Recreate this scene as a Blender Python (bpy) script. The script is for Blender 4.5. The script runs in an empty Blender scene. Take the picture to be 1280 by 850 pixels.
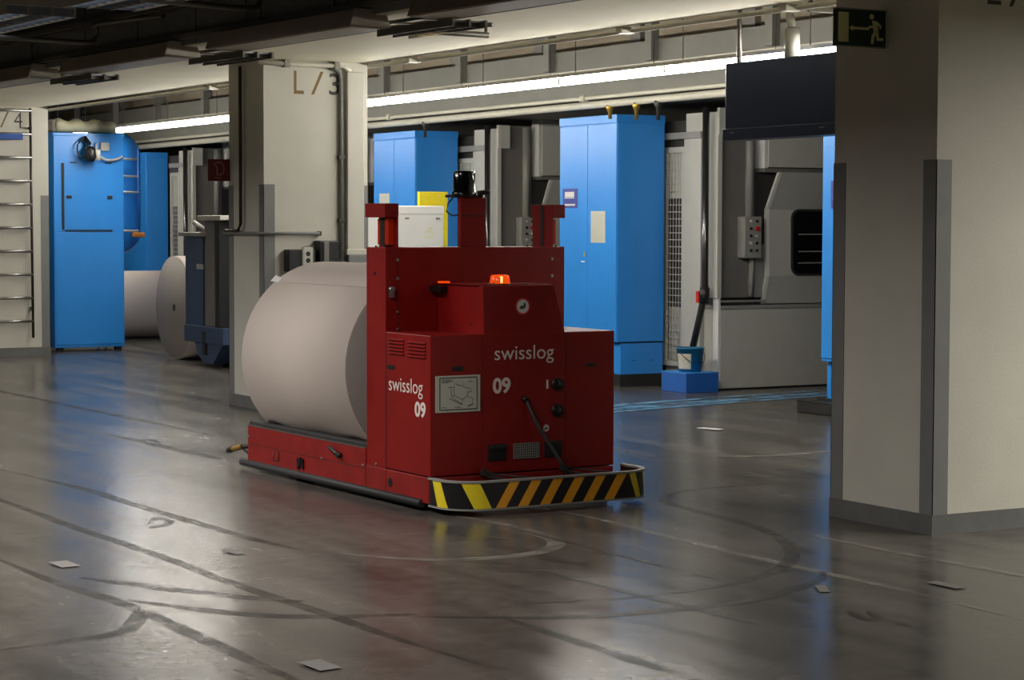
import bpy, bmesh, math, random
from mathutils import Vector, Matrix
random.seed(7)
S = bpy.context.scene
COL = S.collection

# ------------------------------------------------------------------ camera
FPX, PITCH, ROLL, YAW, EYE = 2661.0, math.radians(3.102), math.radians(0.1355), math.radians(29.86), 1.7
cam_d = bpy.data.cameras.new('camera')
cam_d.sensor_fit = 'HORIZONTAL'; cam_d.sensor_width = 36.0
cam_d.lens = FPX / 1280.0 * 36.0
cam_d.clip_start = 0.05; cam_d.clip_end = 200
cam = bpy.data.objects.new('camera', cam_d); COL.objects.link(cam)
fw = Vector((math.sin(YAW) * math.cos(PITCH), math.cos(YAW) * math.cos(PITCH), -math.sin(PITCH)))
rt = Vector((math.cos(YAW), -math.sin(YAW), 0)); up = rt.cross(fw)
rr = rt * math.cos(ROLL) + up * math.sin(ROLL); uu = -rt * math.sin(ROLL) + up * math.cos(ROLL)
m3 = Matrix((rr, uu, -fw)).transposed()
cam.matrix_world = Matrix.Translation((0, 0, EYE)) @ m3.to_4x4()
S.camera = cam

# ------------------------------------------------------------------ world, exposure, room lights
w = bpy.data.worlds.new('world'); S.world = w; w.use_nodes = True
w.node_tree.nodes['Background'].inputs[0].default_value = (0.5, 0.5, 0.5, 1)
w.node_tree.nodes['Background'].inputs[1].default_value = 0.05
S.view_settings.view_transform = 'Standard'; S.view_settings.look = 'None'
S.view_settings.exposure = -0.12; S.view_settings.gamma = 1.0
S.cycles.max_bounces = 8; S.cycles.diffuse_bounces = 4; S.cycles.glossy_bounces = 4
S.cycles.sample_clamp_indirect = 4.0
S.cycles.use_denoising = True

def area(name, loc, sx, sy, power, color, rot=(0, 0, 0), spread=180):
    l = bpy.data.lights.new(name, 'AREA'); l.shape = 'RECTANGLE'; l.size = sx; l.size_y = sy
    l.energy = power; l.color = color; l.spread = math.radians(spread)
    o = bpy.data.objects.new(name, l); COL.objects.link(o); o.location = loc; o.rotation_euler = rot
    return o
WARM = (1.0, 0.95, 0.91); NEUT = (1.0, 0.96, 0.87)
# louvred ceiling luminaires over the driving lane (deep louvres: narrow spread)
for y in (9.5, 13.5, 17.5, 21.5, 25.5):
    area('lane_lamp', (2.8, y, 3.3), 0.5, 2.4, 138, WARM, spread=158)
# luminaires of the aisle to the right of the near pillar
for x, y in ((11.3, 5.0), (11.8, 7.0)):
    area('aisle_lamp', (x, y, 2.95), 0.4, 2.0, 300, NEUT, spread=178)
# emission strength of the fluorescent tubes over the press aisle
PRESS_LAMP_STRENGTH = 85.0

# ------------------------------------------------------------------ helpers
def lin(r, g, b):
    f = lambda c: (c / 255 / 12.92) if c / 255 <= 0.04045 else ((c / 255 + 0.055) / 1.055) ** 2.4
    return (f(r), f(g), f(b), 1.0)

def mat(name, rgb, rough=0.5, metal=0.0, var=0.06, scale=6.0, bump=0.0, bscale=80.0, emit=0.0, alpha=1.0, spec=0.5, coat=0.0):
    """principled material with a procedural noise variation of colour and roughness"""
    m = bpy.data.materials.new(name); m.use_nodes = True
    nt = m.node_tree; N = nt.nodes; L = nt.links
    b = N['Principled BSDF']
    c = lin(*rgb)
    tc = N.new('ShaderNodeTexCoord')
    nz = N.new('ShaderNodeTexNoise'); nz.inputs['Scale'].default_value = scale; nz.inputs['Detail'].default_value = 5
    L.new(tc.outputs['Object'], nz.inputs['Vector'])
    rp = N.new('ShaderNodeValToRGB')
    rp.color_ramp.elements[0].position = 0.3; rp.color_ramp.elements[1].position = 0.7
    rp.color_ramp.elements[0].color = tuple(x * (1 - var) for x in c[:3]) + (1,)
    rp.color_ramp.elements[1].color = tuple(min(1, x * (1 + var)) for x in c[:3]) + (1,)
    L.new(nz.outputs['Fac'], rp.inputs['Fac'])
    L.new(rp.outputs['Color'], b.inputs['Base Color'])
    b.inputs['Roughness'].default_value = rough; b.inputs['Metallic'].default_value = metal
    b.inputs['Specular IOR Level'].default_value = spec
    b.inputs['Coat Weight'].default_value = coat
    if emit:
        b.inputs['Emission Color'].default_value = c; b.inputs['Emission Strength'].default_value = emit
    if alpha < 1:
        b.inputs['Alpha'].default_value = alpha
    if bump:
        n2 = N.new('ShaderNodeTexNoise'); n2.inputs['Scale'].default_value = bscale; n2.inputs['Detail'].default_value = 3
        L.new(tc.outputs['Object'], n2.inputs['Vector'])
        bp = N.new('ShaderNodeBump'); bp.inputs['Strength'].default_value = bump; bp.inputs['Distance'].default_value = 0.01
        L.new(n2.outputs['Fac'], bp.inputs['Height']); L.new(bp.outputs['Normal'], b.inputs['Normal'])
    return m

class MB:
    def __init__(s): s.bm = bmesh.new(); s.sm = False
    def box(s, x0, x1, y0, y1, z0, z1, bev=0.0):
        vs = [s.bm.verts.new(p) for p in ((x0, y0, z0), (x1, y0, z0), (x1, y1, z0), (x0, y1, z0), (x0, y0, z1), (x1, y0, z1), (x1, y1, z1), (x0, y1, z1))]
        fs = [s.bm.faces.new([vs[i] for i in q]) for q in ((3, 2, 1, 0), (4, 5, 6, 7), (0, 1, 5, 4), (1, 2, 6, 5), (2, 3, 7, 6), (3, 0, 4, 7))]
        if bev:
            es = {e for f in fs for e in f.edges}
            bmesh.ops.bevel(s.bm, geom=list(es), offset=bev, segments=2, affect='EDGES', profile=0.5)
        return s
    def prism(s, pts, axis, a, b, bev=0.0):
        """pts: 2-D outline; axis: extrusion axis from a to b. Coordinates of pts go to the two other axes in order."""
        def P(u, v, t):
            return {'x': (t, u, v), 'y': (u, t, v), 'z': (u, v, t)}[axis]
        A = [s.bm.verts.new(P(u, v, a)) for u, v in pts]; B = [s.bm.verts.new(P(u, v, b)) for u, v in pts]
        fs = [s.bm.faces.new(A), s.bm.faces.new(B[::-1])]
        n = len(pts)
        for i in range(n):
            fs.append(s.bm.faces.new((A[i], B[i], B[(i + 1) % n], A[(i + 1) % n])))
        bmesh.ops.recalc_face_normals(s.bm, faces=fs)
        if bev:
            bmesh.ops.bevel(s.bm, geom=list({e for f in fs for e in f.edges}), offset=bev, segments=2, affect='EDGES', profile=0.5)
        return s
    def tube(s, pts, r, n=10, cap=True, r1=None):
        pts = [Vector(p) for p in pts]; rings = []
        for i, p in enumerate(pts):
            t = (pts[min(i + 1, len(pts) - 1)] - pts[max(i - 1, 0)]).normalized()
            a = Vector((0, 0, 1)) if abs(t.z) < 0.9 else Vector((1, 0, 0))
            u = t.cross(a).normalized(); v = t.cross(u)
            rad = r if r1 is None else r + (r1 - r) * i / (len(pts) - 1)
            rings.append([s.bm.verts.new(p + (u * math.cos(2 * math.pi * k / n) + v * math.sin(2 * math.pi * k / n)) * rad) for k in range(n)])
        for A, B in zip(rings, rings[1:]):
            for k in range(n):
                f = s.bm.faces.new((A[k], A[(k + 1) % n], B[(k + 1) % n], B[k])); f.smooth = True
        if cap:
            s.bm.faces.new(rings[0][::-1]); s.bm.faces.new(rings[-1])
        bmesh.ops.recalc_face_normals(s.bm, faces=s.bm.faces[:])
        return s
    def lathe(s, prof, c=(0, 0, 0), axis='z', n=32):
        """prof: list of (radius, height along axis)"""
        rings = []
        for r, h in prof:
            ring = []
            for k in range(n):
                a = 2 * math.pi * k / n; p, q = r * math.cos(a), r * math.sin(a)
                o = {'z': (p, q, h), 'y': (p, h, q), 'x': (h, p, q)}[axis]
                ring.append(s.bm.verts.new((c[0] + o[0], c[1] + o[1], c[2] + o[2])))
            rings.append(ring)
        for A, B in zip(rings, rings[1:]):
            for k in range(n):
                f = s.bm.faces.new((A[k], A[(k + 1) % n], B[(k + 1) % n], B[k])); f.smooth = True
        s.bm.faces.new(rings[0]); s.bm.faces.new(rings[-1])
        bmesh.ops.recalc_face_normals(s.bm, faces=s.bm.faces[:])
        return s
    def quad(s, *ps):
        s.bm.faces.new([s.bm.verts.new(p) for p in ps]); return s
    def build(s, name, m, parent=None, sharp=True):
        me = bpy.data.meshes.new(name); s.bm.to_mesh(me); s.bm.free()
        me.materials.append(m)
        o = bpy.data.objects.new(name, me); COL.objects.link(o)
        if parent: o.parent = parent
        return o

def bx(name, m, parent, x0, x1, y0, y1, z0, z1, bev=0.0):
    return MB().box(x0, x1, y0, y1, z0, z1, bev).build(name, m, parent)

def tag(o, label=None, cat=None, group=None, kind=None):
    if label: o['label'] = label
    if cat: o['category'] = cat
    if group: o['group'] = group
    if kind: o['kind'] = kind
    return o
def thing(name, label, cat, loc=(0, 0, 0), rz=0.0, group=None):
    o = bpy.data.objects.new(name, None); COL.objects.link(o); o.empty_display_size = 0.2
    o.location = loc; o.rotation_euler = (0, 0, rz)
    return tag(o, label, cat, group)
def copy_tree(o, parent=None):
    c = o.copy(); COL.objects.link(c)
    if parent: c.parent = parent
    for ch in o.children: copy_tree(ch, c)
    return c

# facing matrices for text and flat prints
def face_neg_y(loc): return Matrix.Translation(loc) @ Matrix(((1, 0, 0), (0, 0, -1), (0, 1, 0))).to_4x4()
def face_neg_x(loc): return Matrix.Translation(loc) @ Matrix(((0, 0, -1), (-1, 0, 0), (0, 1, 0))).to_4x4()
def text(name, body, mw, width, height, m, parent, bold=0.0, shear=0.0, spacing=1.0, depth=0.001):
    """text fitted to width x height (outline box), lower-left at matrix origin"""
    cu = bpy.data.curves.new(name, 'FONT'); cu.body = body; cu.size = 1; cu.offset = bold; cu.shear = shear
    cu.space_character = spacing; cu.resolution_u = 4
    t = bpy.data.objects.new('tmp', cu); COL.objects.link(t)
    dg = bpy.context.evaluated_depsgraph_get()
    me = bpy.data.meshes.new_from_object(t.evaluated_get(dg))
    bpy.data.objects.remove(t); bpy.data.curves.remove(cu)
    xs = [v.co.x for v in me.vertices]; ys = [v.co.y for v in me.vertices]
    x0, x1, y0, y1 = min(xs), max(xs), min(ys), max(ys)
    for v in me.vertices:
        v.co = mw @ Vector(((v.co.x - x0) / (x1 - x0) * width, (v.co.y - y0) / (y1 - y0) * height, depth))
    me.name = name; me.materials.clear(); me.materials.append(m)
    o = bpy.data.objects.new(name, me); COL.objects.link(o)
    if parent: o.parent = parent
    return o
def flat(name, pts, mw, m, parent, depth=0.001):
    bm = bmesh.new(); bm.faces.new([bm.verts.new(mw @ Vector((u, v, depth))) for u, v in pts])
    me = bpy.data.meshes.new(name); bm.to_mesh(me); bm.free(); me.materials.append(m)
    o = bpy.data.objects.new(name, me); COL.objects.link(o); o.parent = parent
    return o
def disc_pts(cx, cy, r, n=24, a0=0.0, a1=2 * math.pi):
    return [(cx + r * math.cos(a0 + (a1 - a0) * k / n), cy + r * math.sin(a0 + (a1 - a0) * k / n)) for k in range(n if abs(a1 - a0 - 2 * math.pi) < 1e-6 else n + 1)]

# ------------------------------------------------------------------ materials
M = {}
M['cream'] = mat('cream_wall_paint', (200, 197, 184), 0.65, var=0.05, scale=2.5, bump=0.10, bscale=60)
M['soffit'] = mat('cream_ceiling_paint', (236, 228, 202), 0.7, var=0.04, scale=1.5)
M['dark_ceiling'] = mat('dark_ceiling_paint', (58, 56, 54), 0.8, var=0.1)
M['flank'] = mat('shade_grey_flank', (112, 110, 107), 0.7, var=0.1)
M['grey_guard'] = mat('grey_guard_paint', (122, 122, 120), 0.55, var=0.06)
M['skirting'] = mat('grey_skirting_paint', (104, 104, 102), 0.55, var=0.12, scale=8)
M['wall'] = mat('hall_wall_paint', (196, 191, 178), 0.8)
M['red'] = mat('red_vehicle_paint', (136, 20, 17), 0.42, var=0.10, scale=5, spec=0.35)
M['red2'] = mat('red_base_paint', (140, 26, 22), 0.45, var=0.16, scale=7)
M['black'] = mat('black_plastic', (22, 22, 23), 0.45)
M['gloss'] = mat('gloss_black', (14, 14, 15), 0.12, coat=0.5)
M['rubber'] = mat('black_rubber', (42, 42, 43), 0.6)
M['steel'] = mat('bare_steel', (170, 168, 164), 0.35, 0.9)
M['darksteel'] = mat('dark_steel', (70, 68, 66), 0.45, 0.7)
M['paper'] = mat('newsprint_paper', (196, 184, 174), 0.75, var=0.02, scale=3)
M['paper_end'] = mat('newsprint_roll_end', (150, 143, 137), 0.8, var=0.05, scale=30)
M['white'] = mat('white_paint', (222, 220, 214), 0.5, var=0.02)
M['print'] = mat('white_lettering', (236, 222, 214), 0.5, var=0.02)
M['sheet'] = mat('plan_sheet', (196, 196, 182), 0.45, var=0.02)
M['ink'] = mat('grey_ink', (70, 72, 68), 0.6)
M['yellow'] = mat('yellow_stripe', (240, 216, 40), 0.45, var=0.05, scale=25)
M['orange'] = mat('orange_stripe', (250, 170, 34), 0.45, var=0.06, scale=25)
M['sleeve'] = mat('dirty_yellow_sleeve', (150, 116, 40), 0.5, var=0.2, scale=30)
M['band'] = mat('black_band', (28, 28, 29), 0.4, var=0.1, scale=20)
M['amber'] = mat('amber_lens', (255, 84, 10), 0.2, emit=0.75, alpha=0.6)
M['bulb'] = mat('amber_bulb', (255, 196, 120), 0.3, var=0.0, emit=5.0)
M['blue'] = mat('blue_cabinet_paint', (46, 142, 230), 0.36, var=0.03, scale=3)
M['blue_door'] = mat('blue_door_paint', (48, 144, 232), 0.34, var=0.03, scale=3)
M['blue_dark'] = mat('slate_blue_paint', (52, 72, 104), 0.5, var=0.08)
M['blue_plinth'] = mat('blue_step_paint', (38, 98, 182), 0.5, var=0.05)
M['navy'] = mat('navy_gloss_panel', (44, 56, 84), 0.3, var=0.06)
M['lgrey'] = mat('light_grey_enamel', (192, 190, 180), 0.5, var=0.04)
M['mgrey'] = mat('mid_grey_enamel', (150, 148, 142), 0.5, var=0.04)
M['dgrey'] = mat('dark_grey_enamel', (118, 114, 109), 0.5, var=0.05)
M['vdark'] = mat('machine_interior', (30, 29, 28), 0.6)
M['coregrey'] = mat('machine_core_grey', (66, 64, 61), 0.6)
M['glass'] = mat('dark_window_glass', (14, 14, 15), 0.08, coat=0.5)
M['fascia'] = mat('gallery_fascia_grey', (116, 115, 107), 0.55, var=0.07, scale=3)
M['fascia_dark'] = mat('gallery_back_panel', (146, 134, 114), 0.7, var=0.1, scale=2)
M['pipe'] = mat('cream_pipe_paint', (206, 202, 186), 0.45)
M['tray'] = mat('galvanised_tray', (112, 108, 100), 0.45, 0.5, var=0.1)
M['lumin'] = mat('grey_luminaire_steel', (168, 160, 144), 0.5)
M['lumin_dark'] = mat('brown_luminaire_side', (150, 136, 116), 0.55)
M['louvre'] = mat('mirror_louvre', (140, 148, 158), 0.35, 0.5)
M['tube'] = mat('fluorescent_tube', (255, 250, 240), 0.3, var=0.0, emit=PRESS_LAMP_STRENGTH)
M['warm_tube'] = mat('warm_tray_tube', (255, 226, 170), 0.3, var=0.0, emit=14.0)
M['dim_tube'] = mat('dim_tube', (230, 235, 250), 0.3, var=0.0, emit=2.0)
M['pinkcap'] = mat('pink_tube_end', (240, 150, 150), 0.4, emit=0.6)
M['sign_green'] = mat('dark_green_sign', (32, 56, 46), 0.4)
M['sign_cream'] = mat('luminous_cream', (220, 218, 160), 0.5)
M['sign_red'] = mat('dark_red_sign', (96, 26, 26), 0.45)
M['sign_line'] = mat('faded_pink_line', (170, 110, 104), 0.5)
M['sign_blue'] = mat('violet_blue_sign', (52, 62, 150), 0.45)
M['brown_ink'] = mat('brown_stencil', (122, 98, 58), 0.7)
M['grey_ink'] = mat('dark_stencil', (66, 66, 64), 0.7)
M['bucket'] = mat('teal_bucket_plastic', (30, 110, 146), 0.45, var=0.08)
M['bucket_label'] = mat('bucket_label', (206, 200, 178), 0.6, var=0.15, scale=14)
M['red_part'] = mat('red_valve_paint', (206, 44, 34), 0.45)
M['brass'] = mat('brass_valve', (180, 146, 70), 0.35, 0.8)
M['canvas'] = mat('pale_canvas_cover', (214, 208, 178), 0.8, var=0.08, scale=3)
M['scrap'] = mat('paper_scrap', (112, 110, 105), 0.7)
M['strap'] = mat('blue_strap', (40, 84, 160), 0.6)
M['wood'] = mat('orange_handle', (196, 122, 40), 0.5)

def floor_material():
    m = bpy.data.materials.new('polished_concrete'); m.use_nodes = True
    nt = m.node_tree; N = nt.nodes; L = nt.links; b = N['Principled BSDF']
    tc = N.new('ShaderNodeTexCoord')
    big = N.new('ShaderNodeTexNoise'); big.inputs['Scale'].default_value = 0.45; big.inputs['Detail'].default_value = 6; big.inputs['Roughness'].default_value = 0.62
    L.new(tc.outputs['Object'], big.inputs['Vector'])
    mp = N.new('ShaderNodeMapping'); mp.inputs['Scale'].default_value = (3.2, 0.35, 1); L.new(tc.outputs['Object'], mp.inputs['Vector'])
    st = N.new('ShaderNodeTexNoise'); st.inputs['Scale'].default_value = 1.2; st.inputs['Detail'].default_value = 8; L.new(mp.outputs['Vector'], st.inputs['Vector'])
    fine = N.new('ShaderNodeTexNoise'); fine.inputs['Scale'].default_value = 9; fine.inputs['Detail'].default_value = 6; L.new(tc.outputs['Object'], fine.inputs['Vector'])
    a = N.new('ShaderNodeMath'); a.operation = 'ADD'; L.new(big.outputs['Fac'], a.inputs[0]); L.new(st.outputs['Fac'], a.inputs[1])
    a2 = N.new('ShaderNodeMath'); a2.operation = 'MULTIPLY_ADD'; L.new(fine.outputs['Fac'], a2.inputs[0]); a2.inputs[1].default_value = 0.5; L.new(a.outputs[0], a2.inputs[2])
    r = N.new('ShaderNodeValToRGB'); r.color_ramp.elements[0].position = 0.36; r.color_ramp.elements[1].position = 0.64
    dv = N.new('ShaderNodeMath'); dv.operation = 'DIVIDE'; L.new(a2.outputs[0], dv.inputs[0]); dv.inputs[1].default_value = 2.5
    L.new(dv.outputs[0], r.inputs['Fac'])
    r.color_ramp.elements[0].color = lin(54, 52, 48); r.color_ramp.elements[1].color = lin(102, 98, 91)
    b.inputs['Specular IOR Level'].default_value = 0.14
    L.new(r.outputs['Color'], b.inputs['Base Color'])
    rr_ = N.new('ShaderNodeMapRange'); rr_.inputs['From Min'].default_value = 0.35; rr_.inputs['From Max'].default_value = 0.65
    rr_.inputs['To Min'].default_value = 0.17; rr_.inputs['To Max'].default_value = 0.29
    L.new(dv.outputs[0], rr_.inputs['Value']); L.new(rr_.outputs['Result'], b.inputs['Roughness'])
    bp = N.new('ShaderNodeBump'); bp.inputs['Strength'].default_value = 0.055; bp.inputs['Distance'].default_value = 0.02
    wv = N.new('ShaderNodeTexNoise'); wv.inputs['Scale'].default_value = 7.0; wv.inputs['Detail'].default_value = 5; L.new(tc.outputs['Object'], wv.inputs['Vector'])
    L.new(wv.outputs['Fac'], bp.inputs['Height']); L.new(bp.outputs['Normal'], b.inputs['Normal'])
    return m
M['floor'] = floor_material()

def worn(name, rgb, cover, rough=0.35, scale=5.0, sx=1.0):
    m = mat(name, rgb, rough, spec=0.14)
    nt = m.node_tree; N = nt.nodes; L = nt.links; b = N['Principled BSDF']
    tc = N.new('ShaderNodeTexCoord'); n = N.new('ShaderNodeTexNoise'); n.inputs['Scale'].default_value = scale; n.inputs['Detail'].default_value = 7
    L.new(tc.outputs['Object'], n.inputs['Vector'])
    mr = N.new('ShaderNodeMapRange'); mr.inputs['From Min'].default_value = 0.3; mr.inputs['From Max'].default_value = 0.62
    mr.inputs['To Min'].default_value = 0.0; mr.inputs['To Max'].default_value = cover
    L.new(n.outputs['Fac'], mr.inputs['Value']); L.new(mr.outputs['Result'], b.inputs['Alpha'])
    return m
M['mark_dark'] = worn('dark_tyre_mark', (60, 57, 51), 0.6, 0.42)
M['mark_faint'] = worn('faint_tyre_mark', (64, 61, 54), 0.62, 0.38)
M['mark_light'] = worn('pale_tyre_mark', (150, 146, 136), 0.5, 0.45)
M['line_blue'] = worn('worn_blue_floor_paint', (112, 166, 206), 0.9, 0.4, 3.5)

# ------------------------------------------------------------------ structure: hall shell
def struct(o): o['kind'] = 'structure'; return o
floor = struct(bx('floor', M['floor'], None, -8, 20, -9, 50, -0.3, 0))
struct(bx('ceiling', M['dark_ceiling'], None, -8, 20, -9, 50, 4.4, 4.6))
struct(bx('wall_left', M['wall'], None, -8.3, -8, -9, 50, -0.3, 4.6))
struct(bx('wall_right', M['wall'], None, 20, 20.3, -9, 50, -0.3, 4.6))
struct(bx('wall_back', M['wall'], None, -8, 20, 50, 50.3, -0.3, 4.6))
struct(bx('wall_front', M['wall'], None, -8, 20, -9.3, -9, -0.3, 4.6))
# low slab over the pillars (its right edge line drifts a little with the pillars)
slab = struct(MB().prism([(8.08, -9), (9.05, -9), (8.70, 17), (8.22, 34), (7.9, 50), (4.65, 50), (6.39, 20)], 'z', 3.19, 4.4).build('ceiling_beam', M['soffit']))
# unlit left flank of the cream slab: shade painted as grey panels
for k in range(40):
    y0 = -8.5 + k * 1.2; y1 = y0 + 1.17; fx = lambda y: 6.39 + (20 - y) * (0.0583 if y < 20 else 0.058)
    MB().prism([(fx(y0) - 0.03, y0), (fx(y0) - 0.002, y0), (fx(y1) - 0.002, y1), (fx(y1) - 0.03, y1)], 'z', 3.195, 4.395).build('shaded_flank', M['flank'], slab)

def pillar(x0, x1, y0, y1, label):
    p = struct(bx('pillar', M['cream'], None, x0, x1, y0, y1, 0.0, 3.19))
    g = 0.004; W = 0.105
    for (gx, gy, sx, sy) in ((x0, y0, 1, 1), (x1, y0, -1, 1), (x0, y1, 1, -1), (x1, y1, -1, -1)):
        b = MB()
        b.box(min(gx - sx * g, gx + sx * W), max(gx - sx * g, gx + sx * W), min(gy, gy - sy * g), max(gy, gy - sy * g), 0.105, 2.06)
        b.box(min(gx, gx - sx * g), max(gx, gx - sx * g), min(gy - sy * g, gy + sy * W), max(gy - sy * g, gy + sy * W), 0.105, 2.06)
        b.build('corner_guard', M['grey_guard'], p)
    b = MB(); e = 0.008
    b.box(x0 - e, x1 + e, y0 - e, y0, 0, 0.11); b.box(x0 - e, x1 + e, y1, y1 + e, 0, 0.11)
    b.box(x0 - e, x0, y0, y1, 0, 0.11); b.box(x1, x1 + e, y0, y1, 0, 0.11)
    b.build('skirting', M['skirting'], p)
    return p
P2 = pillar(7.795, 8.84, 8.935, 9.82, '')
P3 = pillar(7.67, 8.712, 17.88, 18.70, '')
P4 = pillar(7.46, 8.50, 26.8, 27.65, '')
# stencilled bay numbers
text('stencil', 'L', face_neg_y((8.142, 8.935, 2.919)), 0.10, 0.19, M['grey_ink'], P2, bold=-0.005)
flat('stencil', [(0, 0), (0.028, 0), (0.128, 0.19), (0.10, 0.19)], face_neg_y((8.30, 8.935, 2.915)), M['grey_ink'], P2)
text('stencil', 'L', face_neg_y((7.968, 17.88, 2.885)), 0.10, 0.21, M['brown_ink'], P3, bold=0.008)
flat('stencil', [(0, 0), (0.03, 0), (0.125, 0.21), (0.095, 0.21)], face_neg_y((8.14, 17.88, 2.885)), M['brown_ink'], P3)
text('stencil', '3', face_neg_y((8.32, 17.88, 2.885)), 0.11, 0.20, M['grey_ink'], P3, bold=0.008)
flat('stencil', [(0, 0), (0.022, 0), (0.12, 0.21), (0.098, 0.21)], face_neg_y((7.875, 26.8, 2.92)), M['brown_ink'], P4)
text('stencil', '4', face_neg_y((8.055, 26.8, 2.92)), 0.11, 0.20, M['grey_ink'], P4, bold=-0.01)
text('stencil', 'L', face_neg_y((7.71, 26.8, 2.92)), 0.10, 0.20, M['brown_ink'], P4, bold=-0.01)

# floor: tyre marks and worn blue lane line (flat paint and rubber lying on the floor)
def smooth(pts, k=6):
    out = []
    n = len(pts)
    for i in range(n - 1):
        p0, p1, p2, p3 = [Vector(pts[max(0, min(n - 1, j))]) for j in (i - 1, i, i + 1, i + 2)]
        for s in range(k):
            t = s / k
            out.append(0.5 * ((2 * p1) + (p2 - p0) * t + (2 * p0 - 5 * p1 + 4 * p2 - p3) * t * t + (3 * p1 - p0 - 3 * p2 + p3) * t ** 3))
    out.append(Vector(pts[-1])); return out
ribbon_z = [0.0006]
def ribbon(name, pts, width, m, parent, k=6, taper=True):
    q = smooth(pts, k); bm = bmesh.new(); A = []; n = len(q)
    ribbon_z[0] += 0.0002
    for i, p in enumerate(q):
        t = (q[min(i + 1, n - 1)] - q[max(i - 1, 0)]).normalized(); nn = Vector((-t.y, t.x))
        wd = width / 2 * (min(1, 0.25 + 3.0 * min(i, n - 1 - i) / n) if taper else 1)
        A.append((bm.verts.new((*(p + nn * wd), ribbon_z[0])), bm.verts.new((*(p - nn * wd), ribbon_z[0]))))
    for (a, b), (c, d) in zip(A, A[1:]): bm.faces.new((b, d, c, a))
    me = bpy.data.meshes.new(name); bm.to_mesh(me); bm.free(); me.materials.append(m)
    o = bpy.data.objects.new(name, me); COL.objects.link(o); o.parent = parent
    return o
MARKS = [
 (0, .085, [(4.23, 14.47), (4.38, 13.21), (4.4, 12.3), (4.44, 11.4), (4.48, 10.57), (4.55, 10.11)]),
 (0, .075, [(3.70, 14.6), (3.76, 12.87), (3.78, 11.47), (3.83, 10.29), (3.84, 9.26), (3.89, 8.34), (3.91, 7.72), (3.96, 7.14)]),
 (0, .10, [(3.26, 9.85), (3.49, 9.38), (3.75, 8.94), (3.93, 8.73)]),
 (0, .085, [(3.08, 10.56), (3.12, 9.71), (3.2, 9.06), (3.21, 8.17), (3.21, 7.65), (3.22, 7.0)]),
 (0, .10, [(3.24, 9.16), (3.56, 8.59), (3.84, 8.35), (4.23, 8.2)]),
 (0, .09, [(3.22, 8.94), (3.12, 8.67), (2.97, 8.44), (2.76, 8.36), (2.42, 8.32)]),
 (1, .10, [(5.86, 10.93), (5.92, 10.62), (5.95, 10.28), (5.92, 10.04), (5.9, 9.85), (5.85, 9.71), (5.75, 9.57), (5.58, 9.45), (5.39, 9.4), (5.2, 9.42), (4.99, 9.5), (4.81, 9.69), (4.67, 9.92)]),
 (1, .07, [(6.48, 10.96), (6.53, 10.34), (6.49, 9.55), (6.47, 8.78), (6.48, 8.18), (6.49, 7.58), (6.46, 6.8)]),
 (2, .05, [(5.91, 10.29), (5.90, 9.59), (5.91, 8.76), (5.91, 8.29)]),
 (2, .09, [(4.2, 8.15), (4.56, 7.93), (4.88, 7.79), (5.27, 7.75), (5.72, 7.77), (6.05, 7.91), (6.33, 8.06), (6.5, 8.24)]),
 (2, .08, [(4.72, 8.22), (5.28, 8.09), (5.79, 8.15), (6.12, 8.27), (6.45, 8.49), (6.69, 8.74), (6.9, 9.06), (7.08, 9.46), (7.19, 9.95), (7.24, 10.45), (7.32, 10.86), (7.59, 11.15), (7.95, 11.25), (8.4, 11.25)]),
 (0, .075, [(4.53, 7.98), (4.52, 7.38), (4.52, 6.92), (4.53, 6.3)]),
 (0, .10, [(6.2, 21.5), (6.25, 20.56), (6.34, 18.02), (6.42, 15.91)]),
 (0, .10, [(5.7, 16.5), (5.77, 15.23), (5.81, 14.29)]),
 (1, .06, [(7.2, 9.3), (7.22, 8.42), (7.28, 7.4)]),
 (2, .05, [(5.3, 9.1), (5.34, 8.2), (5.4, 7.2)]),
 (0, .05, [(4.17, 11.4), (4.32, 11.63), (4.32, 11.38)]),
 (0, .05, [(4.13, 11.27), (4.33, 11.39)]),
 (0, .06, [(5.66, 15.82), (5.83, 15.9), (5.84, 15.66)]),
 (0, .05, [(5.94, 7.36), (5.88, 7.18), (5.91, 7.08)]),
 (2, .05, [(6.0, 7.3), (5.94, 7.1), (5.94, 6.93)]),
 (1, .08, [(8.6, 13.0), (9.4, 12.6), (10.3, 12.7)]),
]
for li, wd, pts in MARKS:
    ribbon('tyre_mark', pts, wd, M[('mark_dark', 'mark_light', 'mark_faint')[li]], floor)
for off, wd in ((0.0, 0.22), (0.27, 0.13), (-0.22, 0.10)):
    ribbon('blue_floor_line', [(9.6, 16.28 + off), (11.6, 16.74 + off), (13.6, 17.08 + off)], wd, M['line_blue'], floor, taper=False)

# ------------------------------------------------------------------ the transport vehicle
TH = math.radians(1.52)
V = thing('transport_vehicle', 'dark red driverless transport vehicle numbered 09 carrying a paper roll', 'vehicle', (5.798, 11.062, 0), TH)
# chassis
base = bx('chassis', M['red2'], V, 0.0, 1.30, 0.0, 0.82, 0.05, 0.206, 0.004)
sp = bx('side_plate', M['red2'], V, 0.0, 0.03, 0.826, 2.592, 0.058, 0.308, 0.003)
bx('side_plate', M['red2'], V, 1.27, 1.30, 0.826, 2.592, 0.058, 0.308, 0.003)
bx('end_plate', M['red2'], V, 0.03, 1.27, 2.56, 2.59, 0.058, 0.30, 0.003)
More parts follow.
